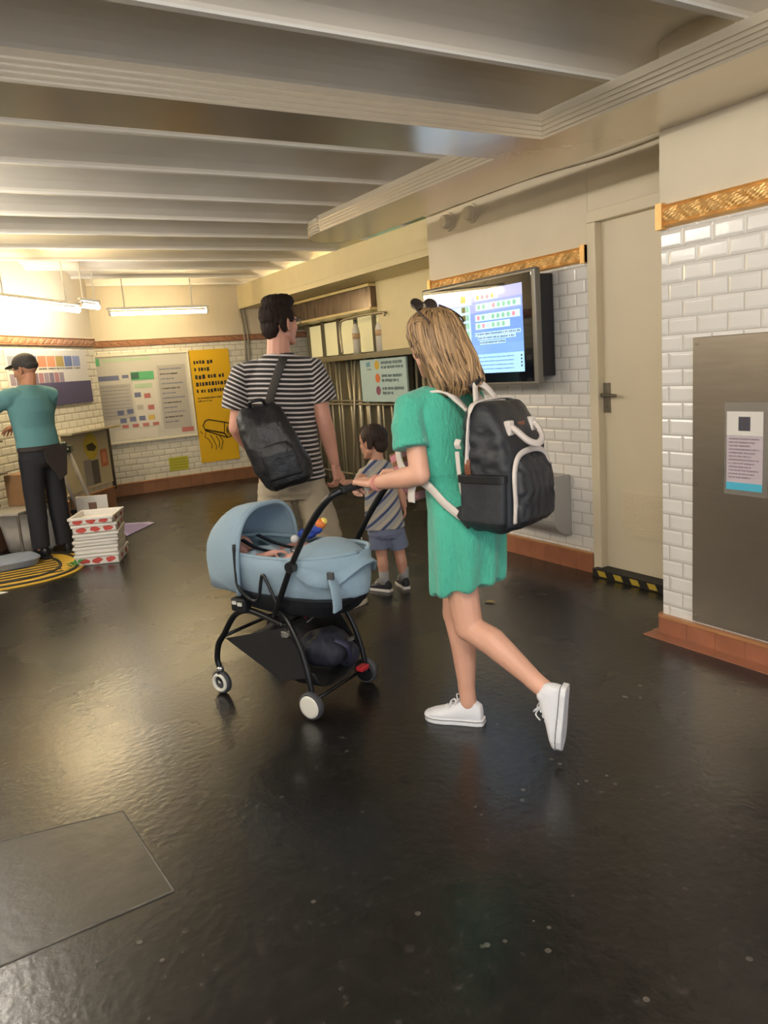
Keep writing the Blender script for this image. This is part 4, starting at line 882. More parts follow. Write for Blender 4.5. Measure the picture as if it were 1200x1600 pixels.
# front carry handle
b = MB(); b.tube(bez([(-.075, -.165, .375), (-.070, -.195, .35), (-.045, -.222, .315), (.0, -.232, .300), (.055, -.222, .315), (.078, -.195, .35), (.080, -.165, .375)], 6), 0, flat=(.024, .011, (0, -1, .3))); b.build('front_handle', CR, o, smooth=True)
for s in (-1, 1): b = MB(); b.box((s*.077-.017, -.182, .335), (s*.077+.017, -.158, .385)); b.build('handle_patch', CR, o, bevel=.005)
b = MB(); b.box((-.02, -.172, .345), (.03, -.160, .375)); b.build('leather_badge', LEA, o, bevel=.003)
# top handles rising to a snap
for s in (-1, 1):
    b = MB(); b.tube(bez([(s*.075, -.045, .425), (s*.060, -.035, .46), (s*.030, -.015, .50), (-.005, .0, .515)]), 0, flat=(.026, .008, (0, -1, .2))); b.build('top_handle', CR, o, smooth=True)
b = MB(); b.tube([(-.04, .004, .495), (-.005, -.004, .525), (.03, .002, .52)], .017, 10); b.build('handle_wrap', BLACKP, o, smooth=True)
# shoulder straps: over the shoulders and under the arms
for s, sh, lowp in ((-1, V((-.085, .145, .475)), None), (1, V((.085, .115, .475)), None)):
    top = [( s*.05, -.01, .40), (s*.066, .03, .45), (s*.072, .075, .487), (s*.082, .135, .490), (s*.090, .205, .455)]
    b = MB(); b.tube(bez(top), 0, flat=(.042, .010, (0, 0, 1))); b.build('shoulder_strap', CR, o, smooth=True)
    low = [(s*.092, .208, .45), (s*.105, .262, .36), (s*.128, .268, .28), (s*.162, .215, .212), (s*.166, .12, .170), (s*.160, .05, .105), (s*.150, -.01, .06)]
    b = MB(); b.tube(bez(low), 0, flat=(.030, .007, (s*1.0, .25, .2))); b.build('lower_strap', CR, o, smooth=True)
    b = MB(); b.prism([(-.035, .02), (.03, .085), (-.035, .11)], 'x', s*.150-.006, s*.150+.006); b.build('strap_wing', BP, o)
b = MB(); b.tube(bez([(-.166, .165, .205), (-.172, .185, .15), (-.170, .190, .105)]), 0, flat=(.030, .005, (-1, 0, 0))); b.build('strap_tail', CR, o, smooth=True)

# striped strap bag hanging in front of her hip
o = empty('striped_bag', WO + Mx.Rotation(-math.radians(WAZ), 3, 'Z') @ V((0, .175, .985)), 'pink and brown striped woven bag hanging before the woman in green', 'bag', az=WAZ)
STB = stripe_mat('pink_brown_weave', 'c9818c', '8d5c3c', .042, .55, axis=(0, .45, .9))
b = MB(); b.tube(bez([(-.0, .05, .10), (.0, .03, .04), (0, .0, -.02), (.0, -.03, -.075)]), 0, flat=(.12, .06, (0, 1, .4))); b.build('bag_body', STB, o, smooth=True)
b = MB(); b.tube(bez([(.0, .045, .10), (.06, .0, .22), (.10, -.04, .33)]), 0, flat=(.03, .006, (0, 1, .2))); b.build('bag_strap', STB, o, smooth=True)

# ------------------------------------------------------------------ stroller
SO = V((1.355, 2.865, 0)); SAZ = math.degrees(math.atan2(-.42, .907))
o = empty('stroller', SO, 'black framed stroller with a light blue carrycot and white wheels', 'stroller', az=SAZ)
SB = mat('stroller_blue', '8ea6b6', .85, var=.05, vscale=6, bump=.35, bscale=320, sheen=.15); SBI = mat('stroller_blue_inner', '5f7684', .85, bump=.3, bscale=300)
FR = mat('stroller_frame', '17181b', .33, .3); MESH = mat('black_mesh', '121214', .7); WCR = mat('wheel_cream', 'd8d6cb', .4); TYR = mat('tyre_grey', '3b3c40', .6)
# wheels: four, rear pair larger
def wheel(x, y, z, r, wd, ang, disc=True):
    M = Mx.Translation((x, y, z)) @ Mx.Rotation(ang, 4, 'Z')
    b = MB(); R = []
    for (dx, rr_) in ((-wd/2*.8, r*.80), (-wd/2, r*.86), (-wd/2*.7, r*.97), (0, r), (wd/2*.7, r*.97), (wd/2, r*.86), (wd/2*.8, r*.80)): R.append([V((dx, rr_*math.cos(2*PI*k/32), rr_*math.sin(2*PI*k/32))) for k in range(32)])
    b.rings(R); b.xf(M); q = b.build('wheel', TYR, o, smooth=True)
    for s in (-1, 1):
        b = MB(); c = s*wd/2
        if disc: b.tube([(c*.7, 0, 0), (c*1.05, 0, 0), (c*1.14, 0, 0)], [r*.82, r*.80, r*.66], 32)
        else:
            b.tube([(c*1.0, r*.66*math.cos(2*PI*k/32), r*.66*math.sin(2*PI*k/32)) for k in range(33)], r*.15, 8); b.box((min(c*.8, c*1.1), -r*.1, -.002), (max(c*.8, c*1.1), r*.1, r*.62))
        b.xf(M); b.build('hub_cap', WCR if (s*x > 0 or not disc) else BLACKP, q, smooth=disc)
wheel(-.205, -.035, .060, .060, .034, .0); wheel(.205, -.02, .060, .060, .034, 0.0)
wheel(-.175, .520, .055, .055, .028, .0, False); wheel(.175, .520, .055, .055, .028, .0, False)
for s in (-1, 1):
    b = MB(); b.tube(bez([(s*.175, .515, .10), (s*.172, .535, .16), (s*.172, .515, .235), (s*.172, .475, .285), (s*.17, .42, .36), (s*.168, .375, .40), (s*.165, .31, .418), (s*.162, .23, .405), (s*.160, .12, .375)], 6), .0135, 12); b.build('front_leg', FR, o, smooth=True)
    b = MB(); b.tube(bez([(s*.175, .513, .055), (s*.187, .518, .08), (s*.180, .52, .118)]), .010, 8); b.build('fork', FR, o, smooth=True)
    b = MB(); b.tube([(s*.175, .519, .112), (s*.175, .521, .128)], .017, 14); b.build('chrome_collar', mat('chrome', 'd0d0d0', .15, .9), o, smooth=True)['label'] = 'bright metal collar'
    b = MB(); b.tube(bez([(s*.168, .13, .44), (s*.172, .08, .40), (s*.180, .02, .30), (s*.186, -.015, .19), (s*.188, -.03, .10), (s*.188, -.034, .06)], 6), .0125, 12); b.build('rear_leg', FR, o, smooth=True)
    b = MB(); b.tube(bez([(s*.205, .12, .43), (s*.215, .05, .55), (s*.220, -.014, .66), (s*.221, -.10, .79), (s*.220, -.175, .885), (s*.212, -.235, .945), (s*.185, -.272, .968)], 6), [.0125]*19+[.014]*18, 12); b.build('handle_tube', FR, o, smooth=True)
    b = MB(); b.cyl((s*.205, -.012, .655), (s*.235, -.012, .655), .024, n=20); b.build('hinge_hub', BLACKP, o, bevel=.003)
    b = MB(); b.cyl((s*.225, -.018, .665), (s*.243, -.018, .665), .013, n=16); b.build('hinge_cap', WCR if s > 0 else BLACKP, o)
    b = MB(); b.box((s*.172-.022, .30, .415), (s*.172+.022, .385, .475)); b.build('seat_clamp', BLACKP, o, bevel=.008)
    b = MB(); b.box((s*.196-.004, .315, .445), (s*.196+.004, .338, .460)); b.box((s*.196-.004, .348, .450), (s*.196+.004, .370, .464)); b.build('clamp_badge', WCR, o)
    b = MB(); b.box((s*.183-.012, .075, .335), (s*.183+.012, .105, .362)); b.build('lock_button', mat('chrome', 'd0d0d0'), o, bevel=.003)
b = MB(); b.tube(bez([(-.185, -.272, .968), (-.12, -.280, .971), (0, -.282, .972), (.12, -.280, .971), (.185, -.272, .968)]), .0145, 12); b.build('handlebar', mat('foam_grip', '1d1e21', .75), o, smooth=True)
b = MB(); b.tube([(-.19, -.034, .075), (.19, -.028, .075)], .008, 10); b.build('rear_axle', FR, o, smooth=True)
b = MB(); b.tube([(-.17, .475, .280), (.17, .475, .280)], .009, 10); b.build('front_crossbar', FR, o, smooth=True)
b = MB(); b.box((-.17, .09, .365), (.17, .12, .385)); b.build('seat_crossbar', FR, o, bevel=.004)
b = MB(); b.box((.11, -.072, .09), (.165, -.035, .112)); b.build('brake_pedal', mat('pedal_red', 'b02730', .35), o, bevel=.005)['label'] = 'red brake pedal'
b = MB(); b.tube([(-.10, .05, .405), (-.04, .03, .418)], .010, 8); b.build('release_lever', mat('pedal_red', 'b02730'), o)['label'] = 'red release lever'
b = MB(); b.tube([(-.12, .02, .39), (.06, .02, .42)], .004, 6); b.build('metal_rod', mat('chrome', 'd0d0d0'), o)
# basket: sagging fabric between front and rear
NU, NVv = 14, 10; rows = []
for i in range(NU+1):
    u = i/NU; y = .47-.50*u; row = []
    zt = .268-.085*u + .0*u; zb = .235-.155*math.sin(PI*min(1, u*1.02)*.62)**1.2
    for j in range(NVv+1):
        v = -1+2*j/NVv; e = abs(v)**4; row.append(V((v*.165, y, zb*(1-e)+zt*e)))
    rows.append(row)
b = MB(); b.rings(rows, 0, cap=False, closed=False); b.displace(lambda p, n: .006*noise.noise(V((p.x*12, p.y*12, p.z*20)))); b.build('basket', MESH, o, smooth=True, thick=.004)
b = MB()
for s in (-1, 1): b._add([(s*.167, .47, .268), (s*.167, .10, .37), (s*.172, -.02, .19), (s*.172, -.02, .17), (s*.167, .15, .12)], [(0, 1, 2, 3, 4)])
b.build('basket_side', MESH, o, thick=.003)
# carrycot tub
def cot(u):  # outline half width, rim z, base z at u in [-.30, .54]
    t = (u-.165)/.375; hw_ = .185*max(0.02, 1-abs(t)**3.2)**.5; return hw_
secs = []; us = [-.207, -.200, -.18, -.15, -.10, -.05, .05, .15, .25, .35, .42, .48, .515, .532]
R = []; RI = []
for u in us:
    hw_ = cot(u); zr = .665+.02*((u-.165)/.375)**2; zb = .452+.055*abs((u-.165)/.375)**2.4; row = []
    for k in range(25):
        a = PI+PI*k/24; cx_ = hw_*math.copysign(abs(math.cos(a))**.45, math.cos(a)); zz = zr+(zr-zb)*math.copysign(abs(math.sin(a))**.6, math.sin(a)); row.append(V((cx_*(1-.10*(zr-zz)/(zr-zb)), u, zz)))
    R.append(row)
b = MB(); b.rings(R, 0, cap=True, closed=False); b.displace(lambda p, n: .003*noise.noise(V((p.x*12, p.y*12, p.z*9)))); b.build('carrycot', SB, o, smooth=True, thick=.010)
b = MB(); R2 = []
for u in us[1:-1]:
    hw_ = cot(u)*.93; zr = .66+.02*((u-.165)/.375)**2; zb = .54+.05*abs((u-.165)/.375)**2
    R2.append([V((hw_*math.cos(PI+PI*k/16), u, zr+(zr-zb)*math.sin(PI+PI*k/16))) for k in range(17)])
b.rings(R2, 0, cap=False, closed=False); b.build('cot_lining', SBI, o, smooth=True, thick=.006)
b = MB(); b.tube([(cot(u)*.98*s, u, .668+.02*((u-.165)/.375)**2) for s, uu in ((-1, us), (1, us[::-1])) for u in uu], .009, 8); b.build('cot_rim', SB, o, smooth=True)
b = MB(); b.loft([(0, .14, .405, .115, .20), (0, .14, .425, .150, .27), (0, .145, .470, .168, .315), (0, .15, .50, .175, .335)], 36, power=3); b.build('cot_base', mat('cot_base_black', '14161c', .45), o, smooth=False, bevel=.004)
# canopy
rows = []; NT, NH = 20, 24
for i in range(NT+1):
    th = PI/2*(1.05-1.05*i/NT)    # just past upright at the opening, level at the front
    rad_y = .285; row = []
    for k in range(NH+1):
        t = PI*k/NH; x = .200*math.copysign(abs(math.cos(t))**.75, math.cos(t)); s_ = math.sin(t)**.55
        zc = .60; row.append(V((x*(1-.12*(1-math.sin(th))), .325+rad_y*math.cos(th)*s_, zc+.262*max(0, math.sin(th))**.9*s_ - (.105*(1-s_)))))
    rows.append(row)
# skirt continues down outside the cot
rows.append([V((p.x*.97, .325+(p.y-.325)*.97, .50+.0*k)) for k, p in enumerate(rows[-1])])
b = MB(); b.rings(rows, 0, cap=False, closed=False); b.displace(lambda p, n: .006*noise.noise(V((p.x*9, p.y*9, p.z*9)))+.002*noise.noise(V((p.x*30, p.y*30, p.z*30)))); can = b.build('canopy', SB, o, smooth=True, thick=.008)
b = MB(); b.tube([p+V((0, -.004, 0)) for p in rows[0]], .010, 8); b.build('canopy_rim', SB, can, smooth=True)
b = MB(); b.tube(bez([V((-.203, .315, .72)), V((-.205, .318, .60)), V((-.205, .31, .53)), V((-.205, .24, .485)), V((-.205, .20, .50)), V((-.203, .175, .585)), V((-.203, .165, .60)), V((-.203, .15, .585)), V((-.203, .10, .48))], 6), .007, 8); b.build('elastic_strap', BLACKP, o, smooth=True)
# foot muff: cover sweeping over the foot end with a turned-up peak and hanging tab
rows = []
for i in range(15):
    t = i/14; y = .045-.270*t; hw_ = .196-.02*t-.125*max(0, t-.35)**1.5*1.6; ztop = .696+.012*math.sin(PI*t*.8)-.115*max(0, t-.25)**1.3; drop = .06+.09*math.sin(PI*t) if t < .75 else (.06+.09*math.sin(PI*.75))*(1-t)/.25+.008
    row = []
    for k in range(21):
        a = -1+2*k/20; e = abs(a)**3; row.append(V((hw_*a*(1+.02*e), y-.02*(1-a*a), ztop-drop*e*.8+.014*(1-a*a))))
    rows.append(row)
b = MB(); b.rings(rows, 0, cap=False, closed=False); b.displace(lambda p, n: .004*noise.noise(V((p.x*10, p.y*10, p.z*10)))); b.build('foot_cover', SB, o, smooth=True, thick=.010)
b = MB(); b.tube(bez([V((-.155, -.165, .60)), V((-.165, -.185, .55)), V((-.162, -.185, .50)), V((-.16, -.18, .475))]), 0, flat=(.050, .012, (0, -1, 0))); b.build('cover_tab', SB, o, smooth=True)
b = MB(); b.box((-.178, -.185, .605), (-.163, -.155, .635)); b.build('cover_buckle', mat('buckle_grey', '4a4c50', .4), o, bevel=.003)
# harness
for s in (-1, 1):
    b = MB(); b.tube(bez([(s*.05, .42, .70), (s*.055, .33, .67), (s*.05, .22, .655)]), 0, flat=(.026, .005, (0, 0, 1))); b.build('harness_strap', BLACKP, o, smooth=True)
b = MB(); b.ell((.0, .155, .66), (.024, .020, .012)); b.build('harness_buckle', mat('chrome', 'd0d0d0'), o, smooth=True)

# toy and folded cloths
def SP(x, y, z): return SO + Mx.Rotation(-math.radians(SAZ), 3, 'Z') @ V((x, y, z))
o = empty('plush_toy', SP(.06, .13, .70), 'small blue plush toy with an orange and yellow head in the carrycot', 'toy', az=SAZ)
b = MB(); b.ell((0, 0, .02), (.035, .045, .024)); b.ell((.03, -.03, .035), (.018, .03, .018)); q = b.vox(.004, 3); q.displace(cloth_noise(.004, 40)); q.build('body', mat('toy_blue', '24409a', .7), o, smooth=True)
b = MB(); b.ell((.045, -.045, .058), (.026, .024, .024)); b.build('head', mat('toy_orange', 'e07a3a', .6), o, smooth=True)
b = MB(); b.ell((.052, -.055, .068), (.018, .018, .016)); b.build('crest', mat('toy_yellow', 'ead26a', .6), o, smooth=True)
b = MB(); b.ell((-.045, .035, .005), (.020, .016, .018)); b.build('white_foot', mat('toy_white', 'dcdcda', .5), o, smooth=True)
o = empty('navy_bag', SP(.05, .07, .125), 'dark navy bag stuffed in the black stroller basket', 'bag', az=SAZ)
b = MB(); b.ell((0, 0, .09), (.11, .12, .085)); b.ell((.05, -.06, .05), (.05, .06, .06)); q = b.vox(.006, 3); q.displace(cloth_noise(.016, 16)); q.build('bag_body', mat('navy_cloth', '20222f', .7), o, smooth=True)
b = MB(); b.tube(bez([(-.05, -.09, .15), (-.03, -.14, .12), (.0, -.13, .05), (.02, -.10, .02)]), 0, flat=(.022, .005, (0, -1, 0))); b.build('bag_strap', mat('navy_strap', '2b2c45', .6), o, smooth=True)
b = MB(); b.box((.0, -.135, .13), (.03, -.12, .145)); b.build('bag_clip', mat('chrome', 'd0d0d0'), o)

# baby lying in the cot, head towards the canopy
b = MB(); b.ell((0, .24, .632), (.058, .12, .048)); b.ell((0, .10, .63), (.055, .07, .05))
for s in (-1, 1):
    b.cap((s*.05, .27, .645), .022, (s*.090, .17, .668), .019); b.cap((s*.090, .17, .668), .019, (s*.075, .09, .695), .014)
    b.cap((s*.035, .07, .64), .030, (s*.075, .0, .675), .026); b.cap((s*.075, .0, .675), .025, (s*.055, -.085, .680), .018)
    b.cap((s*.055, -.085, .680), .018, (s*.058, -.110, .715), .013)
bod = b.vox(.005, 3)
HB = Mx.Translation((0, .385, .665)) @ Mx.Rotation(math.radians(62), 4, 'X') @ Mx.Scale(.64, 4); hd = head_mesh(HB, neck_to=(0, .30, .642), k=.62, child=True, vs=.003)
hh = [hand_mesh((s*.075, .09, .695), (-s*.1, -1, .2), (0, .2, 1), s, REL, .38) for s in (-1, 1)]
bb = finish_body([bod, hd]+hh, SKINBABY, SP(0, .11, -.03), SAZ, 'baby lying in the blue carrycot with bare legs and arms showing', 'baby'); bb.name = 'baby'
add_eyes(HB, bb)
b = MB(); b.ell((0, .22, .640), (.070, .105, .056)); b.ell((0, .10, .635), (.064, .075, .055))
for s in (-1, 1): b.cap((s*.05, .27, .648), .030, (s*.075, .22, .665), .028)
b.vox(.005, 3).displace(cloth_noise(.004, 30)).build('bodysuit', mat('baby_suit', 'a9bccb', .8), bb, smooth=True)
b = MB(); b.ell((0, .405, .685), (.052, .052, .045)); b.xf(Mx()); b.build('hair', mat('baby_hair', '6e5642', .7), bb, smooth=True)

# ------------------------------------------------------------------ man in the striped shirt
MO = V((1.75, 4.07, 0)); MAZ = 22
sL, sR = (-.185, .0, 1.425), (.185, .0, 1.42); eL, wL = (-.262, .0, 1.13), (-.20, .19, .98); eR, wR = (.235, -.03, 1.11), (.275, .02, .875)
hL, kL, aL = (-.085, 0, .92), (-.10, .03, .48), (-.11, .0, .085); hR, kR, aR = (.095, .0, .92), (.165, -.01, .48), (.225, -.04, .085)
b = MB(); b.ell((.0, 0, .95), (.155, .11, .13)); b.ell((0, 0, 1.12), (.145, .10, .15)); b.ell((0, .01, 1.30), (.165, .11, .17)); b.cap(sL, .055, sR, .055); b.cap((.01, -.01, 1.40), .07, (.02, .0, 1.52), .056)
arm(b, sL, eL, wL, (.056, .046, .046, .029)); arm(b, sR, eR, wR, (.056, .046, .047, .029)); leg(b, hL, kL, aL, (.09, .058, .060, .038)); leg(b, hR, kR, aR, (.09, .058, .060, .038))
bod = b.vox(.0065, 5); HM = face_frame((.035, .015, 1.685), az=50, pitch=-2, k=1.06); hd = head_mesh(HM, neck_to=(.01, -.01, 1.50), k=1.2)
h1 = hand_mesh(wL, (.5, .5, -.7), (-.6, .5, .0), -1, REL, 1.0); h2 = hand_mesh(wR, (.12, .15, -1), (.75, -.6, .1), 1, [(.5, .8, .5)]*4, 1.05, thumb=(.5, .6, -.4))
mn = finish_body([bod, hd, h1, h2], SKIN2, MO, MAZ, 'man in a black and white striped T-shirt and beige shorts, seen from behind')
add_eyes(HM, mn)
STR = stripe_mat('breton_stripe', '26211f', 'cfc6c2', .0262, .62, attr='stripe')
b = MB(); b.loft([(.03, 0, .80, .190, .130), (.025, 0, .90, .182, .125), (.01, 0, 1.05, .178, .122), (0, .0, 1.18, .190, .128), (0, .005, 1.30, .205, .130), (0, 0, 1.40, .205, .110), (0, -.005, 1.455, .165, .085), (.01, -.005, 1.500, .110, .074), (.012, -.003, 1.525, .082, .070)], 40)
b.tube([(-.10, .0, 1.44), (-.195, .0, 1.420), (-.232, .0, 1.33), (-.250, .0, 1.235)], [.065, .078, .078, .084], 20); b.tube([(.10, .0, 1.44), (.195, .0, 1.418), (.226, -.01, 1.33), (.240, -.02, 1.235)], [.065, .078, .078, .084], 20)
q = b.vox(.006, 5); q.displace(cloth_noise(.007, 8, 3)); o = q.build('tshirt', STR, mn, smooth=True)
def stp(p):
    e = max(0, min(1, (abs(p.x)-.175)/.02)) if p.z > 1.19 else 0
    return p.z*(1-e) + (p.z + (abs(p.x)-.185)*-.62)*e + .012*math.sin(p.x*9)
set_attr(o, 'stripe', stp)
SHO = mat('beige_shorts', 'a99c86', .85, var=.06, bump=.4, bscale=160)
b = MB(); b.loft([(.02, 0, .86, .175, .13), (.02, 0, .82, .185, .135), (.02, 0, .74, .178, .128), (.02, 0, .70, .15, .11)], 32)
b.tube([(-.075, 0, .80), (-.092, .01, .65), (-.103, .02, .445)], [.10, .102, .108], 24); b.tube([(.105, 0, .80), (.140, .0, .65), (.170, -.01, .435)], [.10, .102, .110], 24)
q = b.vox(.007, 4); q.displace(lambda p, n: .011*noise.noise(V((p.x*13+5, p.y*13, p.z*11)))+.006*noise.noise(V((p.x*5, p.y*5, p.z*26)))); q.build('shorts', SHO, mn, smooth=True)
HDK = mat('hair_dark_brown', '24170f', .7, var=.35, vscale=60, bump=.8, spec=.25, bscale=150, stretch=(1, 1, .3))
b = MB(); b.ell((0, -.022, .042), (.080, .098, .086)); b.ell((0, -.072, -.018), (.058, .040, .060)); b.ell((0, .040, .112), (.058, .058, .042)); b.ell((0, -.02, .114), (.068, .072, .038))
for s in (-1, 1): b.ell((s*.072, -.035, .0), (.012, .03, .05)); b.ell((s*.072, .022, .035), (.010, .02, .035))
b.xf(HM); q = b.vox(.004, 3); q.displace(lambda p, n: .004*noise.noise(V((p.x*70, p.y*70, p.z*30)))); q.build('hair', HDK, mn, smooth=True)
b = MB(); b.ell((.012, -.003, 1.507), (.0, .0, .0)) if False else None
NAVY = mat('navy_shoe', '1d2230', .6); PALE = mat('pale_sole', 'cdbfa6', .5)
shoe(mn, foot_frame((.245, -.04, 0), 45), 1.12, NAVY, PALE, lace=NAVY); shoe(mn, foot_frame((-.11, .01, 0), -6), 1.12, NAVY, PALE, lace=NAVY)
# his glasses
MM = Mx.Translation(MO) @ Mx.Rotation(-math.radians(MAZ), 4, 'Z')
o = empty('eyeglasses', MM @ HM @ V((0, .085, .005)), 'thin dark eyeglasses on the man in the striped shirt', 'eyeglasses', az=MAZ+50)
for s in (-1, 1):
    b = MB(); b.tube([(s*.034+.024*math.cos(2*PI*k/24), .018, .018*math.sin(2*PI*k/24)) for k in range(25)], .0022, 6); b.build('rim', SF, o, smooth=True)
    b = MB(); b.tube([(s*.059, .016, .006), (s*.082, -.02, .008), (s*.088, -.085, .006), (s*.086, -.10, -.008)], .0026, 6); b.build('temple', SF, o, smooth=True)
    b = MB(); b.tube([(s*.034, .0175, 0), (s*.034, .0185, 0)], [.022, .022], 20); b.build('lens', mat('clear_lens', 'cfd6d8', .05, alpha=.18), o)
b = MB(); b.tube([(-.011, .018, .004), (.011, .018, .004)], .002, 6); b.build('bridge', SF, o)
# black drawstring-like backpack on his back
o = empty('backpack', MM @ V((-.015, -.135, .805)), 'soft plain black backpack slung on the back of the striped-shirt man', 'backpack', az=MAZ); o.rotation_euler = (0, math.radians(-11), -math.radians(MAZ))
BL = mat('black_soft_leather', '1d1d20', .42, var=.15, bump=.3, bscale=60)
b = MB(); b.loft([(.02, -.085, .0, .100, .062), (.02, -.09, .03, .138, .082), (.005, -.09, .12, .155, .088), (-.015, -.085, .25, .150, .082), (-.03, -.075, .36, .135, .066), (-.035, -.06, .43, .120, .042), (-.035, -.05, .465, .095, .022)], 36, power=3)
q = b.vox(.007, 4); q.displace(lambda p, n: .013*noise.noise(V((p.x*8+3, p.y*8, p.z*8)))+.006*abs(noise.noise(V((p.x*22, p.y*22, p.z*12))))); q.build('bag_body', BL, o, smooth=True)
b = MB(); b.loft([(.01, -.170, .06, .09, .014), (.0, -.172, .20, .095, .016), (-.01, -.165, .25, .08, .010)], 24, power=4); q = b.vox(.006, 3); q.displace(cloth_noise(.006, 14)); q.build('front_pocket', BL, o, smooth=True)
b = MB(); b.tube(bez([(-.07, -.06, .455), (-.06, -.10, .49), (.0, -.09, .485), (.01, -.055, .45)]), .010, 8); b.build('top_loop', BL, o, smooth=True)
b = MB(); b.tube(bez([(.02, -.04, .43), (.06, -.002, .50), (.115, .02, .58), (.17, .045, .655), (.20, .12, .685), (.20, .20, .64), (.18, .26, .52)]), 0, flat=(.046, .008, (.1, -1, .3))); b.build('shoulder_strap', mat('strap_charcoal', '3a3530', .6), o, smooth=True)
b = MB(); b.box((-.02, -.19, .10), (.03, -.182, .13)); b.build('badge', mat('badge_dark', '0f0f11', .25), o)

# ------------------------------------------------------------------ boy
BO = V((2.41, 4.08, 0)); BAZ = 20
hM = MM @ (V(wR)+V((.02, .03, -.085)))
Bi = (Mx.Translation(BO) @ Mx.Rotation(-math.radians(BAZ), 4, 'Z')).inverted(); tgt = Bi @ hM
sL, sR = (-.125, 0, .765), (.040, .0, .775); wLb = tgt + V((.03, .02, -.04)); eL = V(sL).lerp(wLb, .5)+V((0, 0, -.04)); eR, wRb = V((.085, .0, .645)), V((.105, .02, .535))
hL, kL, aL = (-.075, 0, .40), (-.065, .01, .235), (-.062, .0, .06); hR, kR, aR = (.02, 0, .40), (.055, .02, .235), (.072, .02, .06)
b = MB(); b.ell((-.03, 0, .43), (.085, .07, .08)); b.ell((-.035, 0, .56), (.082, .068, .12)); b.ell((-.04, 0, .69), (.085, .065, .10)); b.cap(sL, .035, sR, .035); b.cap((-.045, 0, .77), .04, (-.05, .0, .84), .035)
arm(b, sL, eL, wLb, (.034, .028, .028, .019)); arm(b, sR, eR, wRb, (.034, .028, .028, .019)); leg(b, hL, kL, aL, (.052, .036, .036, .026), calf=(0, -.010, 0)); leg(b, hR, kR, aR, (.052, .036, .036, .026), calf=(0, -.010, 0))
bod = b.vox(.005, 4); HBY = face_frame((-.065, .01, .955), az=-38, pitch=4, k=.90); hd = head_mesh(HBY, neck_to=(-.045, 0, .83), k=.72, child=True)
dv = (tgt - wLb).normalized(); h1 = hand_mesh(wLb, dv, (0, -1, .4), -1, [(.5, .8, .5)]*4, .58); h2 = hand_mesh(wRb, (.1, .2, -1), (1, -.1, 0), 1, REL, .58)
by = finish_body([bod, hd, h1, h2], SKINB, BO, BAZ, 'small boy in a striped T-shirt and grey blue shorts holding the man\'s hand')
add_eyes(HBY, by)
BST = stripe_mat('boy_stripe', 'a9a6a2', '3d4a72', .066, .40, axis=(-.64, 0, .77), c3='c4b8a0')
b = MB(); b.loft([(-.035, 0, .415, .130, .095), (-.035, 0, .50, .120, .09), (-.04, 0, .62, .105, .082), (-.042, 0, .72, .105, .078), (-.043, 0, .79, .100, .062), (-.046, 0, .825, .068, .052), (-.048, 0, .848, .046, .042)], 36)
b.tube([(-.09, 0, .785), (-.130, 0, .765), (-.165, -.01, .70)], [.042, .048, .054], 18); b.tube([(.0, 0, .790), (.045, 0, .770), (.068, 0, .69)], [.042, .048, .054], 18)
q = b.vox(.005, 4); q.displace(cloth_noise(.006, 12, 9)); q.build('tshirt', BST, by, smooth=True)
b = MB(); b.loft([(-.03, 0, .45, .110, .085), (-.03, 0, .38, .115, .088), (-.03, 0, .35, .10, .075)], 28); b.tube([(-.075, 0, .40), (-.075, 0, .285)], [.062, .066], 20); b.tube([(.025, 0, .40), (.048, .01, .275)], [.062, .068], 20)
q = b.vox(.005, 3); q.displace(cloth_noise(.006, 16, 2)); q.build('shorts', mat('boy_shorts', '747c93', .85, bump=.3, bscale=200), by, smooth=True)
for a_ in (aL, aR):
    b = MB(); b.tube([V(a_)+V((0, 0, -.01)), V(a_)+V((0, 0, .075))], [.031, .033], 18); b.build('sock', mat('grey_sock', 'a5a2a0', .9, bump=.3, bscale=200), by, smooth=True)
WB = mat('boy_shoe_black', '24242a', .6); WS = mat('boy_sole', 'dcd4cc', .5)
shoe(by, foot_frame((-.062, 0, 0), -42), .72, WB, WS, lace=WS); shoe(by, foot_frame((.072, .02, 0), -6), .72, WB, WS, lace=WS)
b = MB(); b.ell((0, -.016, .040), (.089, .103, .086)); b.ell((0, -.07, -.02), (.062, .038, .055)); b.ell((0, .05, .085), (.058, .042, .032))
for s in (-1, 1): b.ell((s*.078, -.035, .0), (.012, .03, .045))
b.xf(HBY); q = b.vox(.004, 3); q.displace(lambda p, n: .003*noise.noise(V((p.x*80, p.y*80, p.z*30)))); q.build('hair', mat('hair_boy', '2c1a11', .65, var=.35, vscale=60, bump=.6, bscale=150, stretch=(1, 1, .3)), by, smooth=True)

# ------------------------------------------------------------------ vendor in the teal shirt
VO = V((.80, 7.10, 0)); VAZ = -28
sL, sR = (-.17, .03, 1.37), (.17, .0, 1.38); eL, wLv = (-.25, .28, 1.29), (-.16, .50, 1.21); eR, wRv = (.20, .20, 1.16), (.10, .42, 1.12)
hL, kL, aL = (-.09, 0, .90), (-.105, .01, .48), (-.12, .0, .085); hR, kR, aR = (.09, 0, .90), (.10, .0, .48), (.10, -.02, .085)
b = MB(); b.ell((0, 0, .94), (.15, .11, .12)); b.ell((0, .02, 1.1), (.145, .105, .15)); b.ell((0, .02, 1.27), (.16, .11, .16)); b.cap(sL, .050, sR, .050); b.cap((.02, .03, 1.37), .065, (.03, .06, 1.47), .056)
arm(b, sL, eL, wLv, (.056, .046, .046, .029)); arm(b, sR, eR, wRv, (.056, .046, .046, .029)); leg(b, hL, kL, aL, (.09, .06, .06, .04)); leg(b, hR, kR, aR, (.09, .06, .06, .04))
bod = b.vox(.008, 4); HV = face_frame((.05, .085, 1.60), az=-20, pitch=12, k=1.03); hd = head_mesh(HV, neck_to=(.03, .04, 1.46), k=1.05, vs=.004)
